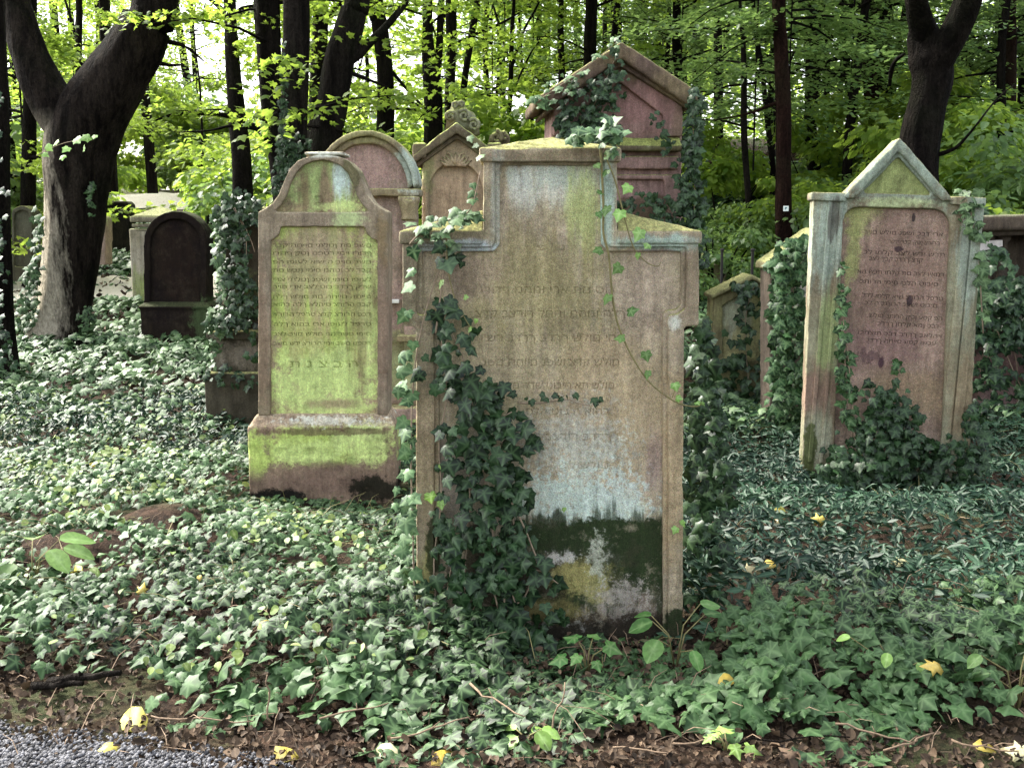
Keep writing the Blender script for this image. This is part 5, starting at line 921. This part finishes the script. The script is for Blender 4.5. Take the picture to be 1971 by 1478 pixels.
leafplant(1962, 1290, 'green seedling cut by the right edge of the picture', .075, 5, 'herb', 'oval', .2)
leafplant(1130, 1300, 'light green sprig in the ivy right in front of the central stone', .06, 6, 'herb', 'ivy', .12)
leafplant(1015, 1420, 'round-leaved light green sprig low in the front ivy', .06, 5, 'ivy_young', 'oval', .06)
leafplant(1400, 1400, 'fresh green sprig in the ivy at lower right', .05, 5, 'ivy_young', 'star', .06)

# ------------------------------------------------------------ climbing ivy
def ivy(label, Y, blobs=(), stems=(), size=.055, mat='ivy_dark', depth=.07, name='climbing_ivy', cat='ivy', single=(), smat='ivy_dark', up=0.0, seed=0, edge_side=0, group=None, stem_w=.004, stem_mat='stem'):
    u0, v0 = (blobs[0][:2] if blobs else stems[0][0][0]); base = at(u0, v0, Y); root = thing(name, base, label, cat, group); r = np.random.default_rng(seed + int(u0)); P = []; S_ = []
    for (u, v, ru, rv, n) in blobs:
        a = r.random(n) * 6.283; q = np.sqrt(r.random(n)) ; q = np.where(r.random(n) < .12, q * 1.25, q)
        for i in range(n):
            p = at(u + ru * q[i] * math.cos(a[i]), v + rv * q[i] * math.sin(a[i]), Y); p.y -= .012 + depth * r.random() ** 1.3; P.append(p - base); S_.append(size * r.uniform(.5, 1.2))
    for (u, v, s, dy) in single: p = at(u, v, Y); p.y -= dy; P.append(p - base); S_.append(s)
    if P:
        P = np.array(P); n = len(P); Nn = np.stack([r.normal(-.25, .5, n), -np.ones(n) + r.normal(0, .25, n), r.normal(.55 + up, .45, n)], 1); D = np.stack([r.normal(0, .75, n), r.normal(-.25, .3, n), -np.abs(r.normal(.6, .5, n))], 1)
        V, F, C = leaves('ivy', P, Nn, D, np.array(S_), r); mesh_np('leaves', V, F, M[mat], root, col=C)
    if stems:
        for s in stems:
            w_ = s[2] if isinstance(s, tuple) and len(s) > 2 else 1; pts, dy = (s[0], s[1]) if isinstance(s, tuple) else (s, .02); Q = []
            for (u, v) in pts: p = at(u, v, Y); p.y -= dy; Q.append(p - base)
            Q, rr = smooth_pts(Q, [stem_w * w_ * (1 - .6 * i / len(Q)) for i in range(len(Q))], 4)
            mb = MB(); mb.tube(Q, rr, 6); mb.build('stem', M[stem_mat], root, True)
    return root
ivy('thick dark ivy climbing the left half of the large central stone', 3.87, [(870, 490, 28, 26, 8), (855, 600, 30, 50, 13), (885, 640, 40, 40, 10), (845, 700, 40, 50, 16), (890, 740, 55, 50, 24), (945, 735, 30, 26, 7), (960, 790, 55, 40, 20), (920, 830, 70, 50, 36), (985, 860, 48, 50, 24), (900, 900, 66, 60, 40), (980, 930, 50, 50, 24), (900, 990, 60, 60, 40), (975, 1010, 56, 60, 32), (920, 1070, 90, 60, 60), (1000, 1080, 50, 60, 24), (930, 1150, 95, 60, 60), (1040, 1190, 60, 50, 28), (920, 1220, 110, 50, 60), (1080, 1120, 26, 20, 3)],
    [([(830, 1290), (842, 1200), (836, 1080), (850, 960), (846, 850), (860, 760), (850, 650)], .02), ([(960, 1180), (1010, 1140), (1030, 1090), (1078, 1120)], .04), ([(985, 1230), (950, 1130), (948, 1000), (930, 900), (945, 820), (985, 790)], .03), ([(968, 1300), (972, 1130), (990, 1060), (985, 960), (972, 900), (962, 830), (930, 770), (880, 720)], .03), ([(985, 960), (1010, 1010), (1030, 1060), (1050, 1100)], .05), ([(905, 1250), (895, 1100), (905, 980), (900, 860), (890, 760), (895, 700), (870, 640)], .02), ([(1040, 1290), (1000, 1180), (970, 1080)], .04), ([(870, 1260), (860, 1150), (880, 1040)], .03)], .058, 'ivy_dark', .10)
ivy('pale ivy trail spilling down the outer left edge of the central stone', 3.87, [(786, 520, 14, 70, 4), (784, 640, 16, 60, 6), (790, 740, 20, 60, 8), (792, 850, 18, 60, 8), (784, 930, 20, 60, 10), (790, 1020, 18, 50, 7), (790, 1120, 26, 60, 13), (770, 1190, 40, 40, 18)],
    [([(800, 1200), (795, 1000), (792, 850), (800, 700), (820, 600), (845, 520)], .02), ([(840, 640), (850, 560), (862, 480)], .03)], .058, 'ivy_pale', .09, up=.3)
ivy('sprig of light ivy leaves draped over the left shoulder of the central stone', 3.87, [(850, 432, 60, 14, 23), (890, 415, 40, 14, 15), (915, 330, 10, 60, 4), (840, 455, 40, 14, 9)], [([(790, 470), (820, 440), (862, 425), (905, 405), (925, 330)], .03)], .045, 'ivy_pale', .06, up=.8, single=[(912, 370, .04, .02), (905, 265, .035, .03), (926, 300, .04, .02)])
ivy('tuft of pale ivy leaves standing on the top right corner of the central stone', 3.87, [(1150, 262, 48, 16, 30), (1170, 248, 24, 20, 18), (1120, 268, 26, 10, 8), (1176, 284, 20, 14, 5)], [([(1160, 290), (1150, 265), (1120, 262)], .03), ([(1160, 285), (1180, 262), (1195, 245)], .03)], .05, 'ivy_pale', .08, up=.9)
ivy('long vine with alternate leaves hanging across the right half of the central stone', 3.87, (), [([(1154, 285), (1157, 330), (1160, 400), (1160, 450), (1170, 490), (1176, 560), (1184, 610), (1198, 650), (1218, 690), (1245, 730), (1280, 760), (1312, 776), (1340, 779), (1348, 770)], .035, 1.2)], mat='herb', name='trailing_vine', cat='vine', stem_mat='vine', stem_w=.0042,
    single=[(1164, 300, .045, .05), (1146, 318, .03, .04), (1165, 330, .035, .05), (1150, 370, .03, .04), (1166, 400, .045, .05), (1150, 410, .03, .05), (1155, 480, .04, .04), (1190, 512, .045, .05), (1168, 568, .045, .05), (1208, 598, .048, .05), (1196, 645, .04, .05), (1240, 676, .042, .05), (1243, 712, .035, .05)])
ivy('fresh yellow-green leaf tips at the end of the long hanging vine', 3.86, (), [([(1290, 762), (1296, 745), (1296, 738)], .045, .4)], mat='ivy_young', name='vine_tip', cat='vine', stem_mat='vine', single=[(1295, 735, .034, .05), (1298, 762, .034, .05), (1337, 770, .022, .05), (1346, 772, .018, .05), (1308, 1000, .03, .03), (1300, 1012, .03, .03)])
ivy('short bright green tendril curling right of the long vine on the central stone', 3.87, (), [([(1162, 300), (1180, 345), (1192, 390), (1202, 430), (1214, 470), (1226, 490), (1244, 506), (1262, 512), (1268, 504)], .05, .8)], mat='ivy_young', name='trailing_vine', cat='vine', stem_mat='vine', single=[(1206, 360, .04, .07), (1190, 408, .05, .07), (1228, 445, .055, .07), (1225, 488, .028, .06), (1244, 470, .03, .06)])
ivy('thin pale tendril hanging in front of the left part of the central stone', 3.87, (), [([(860, 440), (862, 490), (866, 530), (876, 570), (890, 600), (905, 625), (916, 636)], .05, .8)], mat='ivy_young', name='trailing_vine', cat='vine', stem_mat='vine', single=[(852, 540, .035, .06), (880, 592, .03, .06), (896, 570, .02, .06), (908, 628, .024, .06), (916, 612, .02, .06), (830, 945, .045, .05), (850, 890, .022, .05), (1085, 975, .02, .02), (850, 960, .035, .05)])
ivy('small creeping ivy shoot across the middle of the central stone', 3.87, [(1035, 765, 26, 8, 6), (1085, 760, 24, 6, 6), (1145, 770, 14, 5, 4)], [([(1000, 775), (1040, 775), (1090, 768), (1110, 775), (1135, 780)], .008, .8)], .024, 'ivy_dark', .015)
ivy('straggly young ivy on the upper rear of the tall pink monument', 8.42, [(1130, 200, 56, 46, 99), (1165, 160, 36, 36, 39), (1110, 240, 40, 30, 66), (1140, 255, 60, 16, 59), (1180, 130, 20, 30, 19), (1150, 300, 40, 40, 39)], [([(1100, 330), (1110, 260), (1150, 190), (1180, 120)], .05)], .062, 'ivy_dark', .16)
ivy('light ivy sprays over the left roof slope of the pink monument', 8.36, [(1070, 172, 40, 12, 18), (1040, 195, 24, 14, 16), (1105, 145, 30, 10, 7), (1180, 84, 16, 8, 6), (1145, 110, 12, 5, 5)], [([(1030, 200), (1080, 165), (1130, 130), (1190, 80)], .05)], .062, 'ivy_pale', .12, up=.6)
ivy('column of ivy down the right edge of the pink monument', 8.40, [(1334, 200, 16, 30, 46), (1332, 280, 18, 60, 101), (1330, 380, 22, 60, 117), (1320, 340, 20, 60, 54), (1300, 420, 50, 26, 70), (1240, 390, 60, 20, 46), (1260, 240, 12, 30, 9), (1280, 275, 14, 20, 11), (1330, 480, 30, 60, 93)], [([(1330, 500), (1335, 350), (1330, 200)], .05)], .062, 'ivy_dark', .16)
ivy('dark ivy bank filling the gap at the right flank of the central stone', 4.30, [(1345, 1090, 44, 60, 72), (1350, 720, 30, 80, 72), (1352, 840, 36, 80, 89), (1348, 640, 20, 30, 16), (1360, 930, 50, 50, 61), (1340, 1000, 40, 50, 33)], [([(1345, 1190), (1350, 900), (1345, 700), (1340, 640)], .0)], .06, 'ivy_dark', .2)
ivy('ivy heaped over the foot of the leaning right stone', 6.2, [(1640, 880, 50, 50, 123), (1700, 840, 60, 60, 136), (1745, 880, 70, 50, 136), (1820, 890, 60, 50, 110), (1695, 770, 36, 40, 58), (1720, 800, 50, 30, 52), (1860, 850, 26, 80, 71), (1680, 740, 16, 12, 3), (1700, 925, 160, 26, 143), (1590, 905, 30, 30, 32)], [([(1690, 930), (1680, 850), (1700, 760)], .04), ([(1650, 930), (1640, 800), (1625, 640)], .03)], .062, 'ivy_dark', .14)
ivy('thin line of ivy up the inner left edge of the leaning stone', 6.2, [(1620, 600, 12, 60, 26), (1622, 700, 14, 60, 40), (1632, 780, 16, 50, 40), (1620, 530, 8, 30, 8), (1725, 705, 10, 8, 5)], [([(1640, 850), (1625, 700), (1620, 560)], .02)], .05, 'ivy', .05)
ivy('pale ivy over the upper right corner of the leaning stone', 6.18, [(1862, 420, 20, 40, 27), (1850, 400, 24, 16, 11), (1876, 480, 16, 50, 22), (1880, 560, 12, 60, 18), (1860, 370, 30, 10, 5)], [([(1885, 640), (1876, 500), (1860, 400)], .05)], .066, 'ivy_pale', .1)
ivy('ivy wreath hanging over the ridge of the low gabled stone', 8.55, [(1450, 548, 50, 14, 43), (1430, 590, 16, 50, 22), (1420, 650, 20, 40, 19), (1470, 620, 14, 60, 19), (1500, 590, 24, 50, 53), (1490, 690, 22, 60, 43), (1430, 700, 50, 16, 34), (1440, 740, 60, 30, 63), (1400, 760, 40, 40, 29)], [([(1440, 760), (1432, 620), (1450, 545)], .05)], .07, 'ivy_dark', .12)
ivy('heavy ivy cloak over the stone tucked behind the leaning one', 7.3, [(1500, 512, 30, 26, 80), (1494, 600, 16, 70, 90), (1494, 740, 16, 70, 80), (1540, 470, 40, 16, 50), (1530, 500, 44, 34, 114), (1510, 570, 26, 60, 120), (1530, 660, 34, 70, 144), (1520, 760, 40, 60, 144), (1525, 830, 50, 50, 120), (1560, 480, 24, 16, 30)], [([(1530, 860), (1520, 700), (1525, 520)], .05)], .066, 'ivy', .18, up=.2)
ivy('ivy hedge covering the wall of the flat-topped monument at the right edge', 7.55, [(1930, 560, 70, 26, 198), (1900, 620, 50, 50, 156), (1965, 620, 50, 60, 156), (1895, 720, 26, 80, 114), (1965, 760, 30, 80, 102), (1920, 880, 80, 30, 144), (1900, 480, 16, 20, 8), (1915, 500, 26, 26, 14), (2020, 640, 50, 150, 180)], [([(1940, 900), (1950, 700), (1900, 540)], .06), ([(1900, 620), (1940, 720), (1971, 770)], .12)], .07, 'ivy_dark', .2, up=.2)
ivy('thick ivy coat over the pedestal stone left of the green-panelled one', 7.68, [(445, 415, 26, 26, 70), (452, 480, 30, 60, 118), (465, 570, 34, 60, 118), (440, 625, 30, 20, 49), (485, 650, 16, 60, 21), (430, 715, 30, 20, 28), (475, 420, 36, 26, 62), (480, 730, 36, 16, 28), (470, 385, 36, 20, 42)], [([(440, 380), (470, 420), (490, 460), (498, 485)], .12, .8), ([(460, 400), (480, 450), (482, 490)], .12, .8)], .06, 'ivy_dark', .16)
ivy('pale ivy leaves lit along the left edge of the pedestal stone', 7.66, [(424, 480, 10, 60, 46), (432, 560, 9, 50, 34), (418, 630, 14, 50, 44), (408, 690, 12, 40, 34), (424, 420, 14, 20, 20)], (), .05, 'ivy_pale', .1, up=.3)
ivy('ivy creeping up the left side of the pale-sided trunk', 11.1, [(545, 240, 8, 60, 60), (552, 300, 16, 40, 90), (575, 290, 26, 30, 70), (540, 340, 14, 40, 70), (548, 150, 6, 70, 30)], (), .06, 'ivy_dark', .08)
ivy('ivy climbing the left foot of the big forked tree', 11.6, [(78, 470, 8, 60, 50), (66, 560, 14, 60, 90), (58, 620, 16, 40, 70), (172, 620, 12, 30, 40), (180, 380, 6, 40, 16)], (), .075, 'ivy', .2, up=.2)
ivy('ivy on the dark trunk at the left edge of the picture', 9.3, [(8, 420, 10, 70, 16), (10, 560, 12, 80, 20), (16, 680, 16, 60, 26), (4, 240, 8, 80, 12)], (), .08, 'ivy_dark', .15)
ivy('spray of large pale leaves in front of the forked tree trunk', 8.6, (), [([(70, 300), (100, 285), (130, 274), (165, 270), (188, 262)], .0, .8)], mat='ivy_young', name='leafy_twig', cat='twig', single=[(92, 282, .07, .02), (112, 272, .07, .02), (130, 285, .08, .0), (150, 268, .08, .03), (172, 264, .09, .02), (164, 284, .06, .02), (185, 262, .05, .02), (120, 300, .06, .0), (84, 296, .06, 0)])
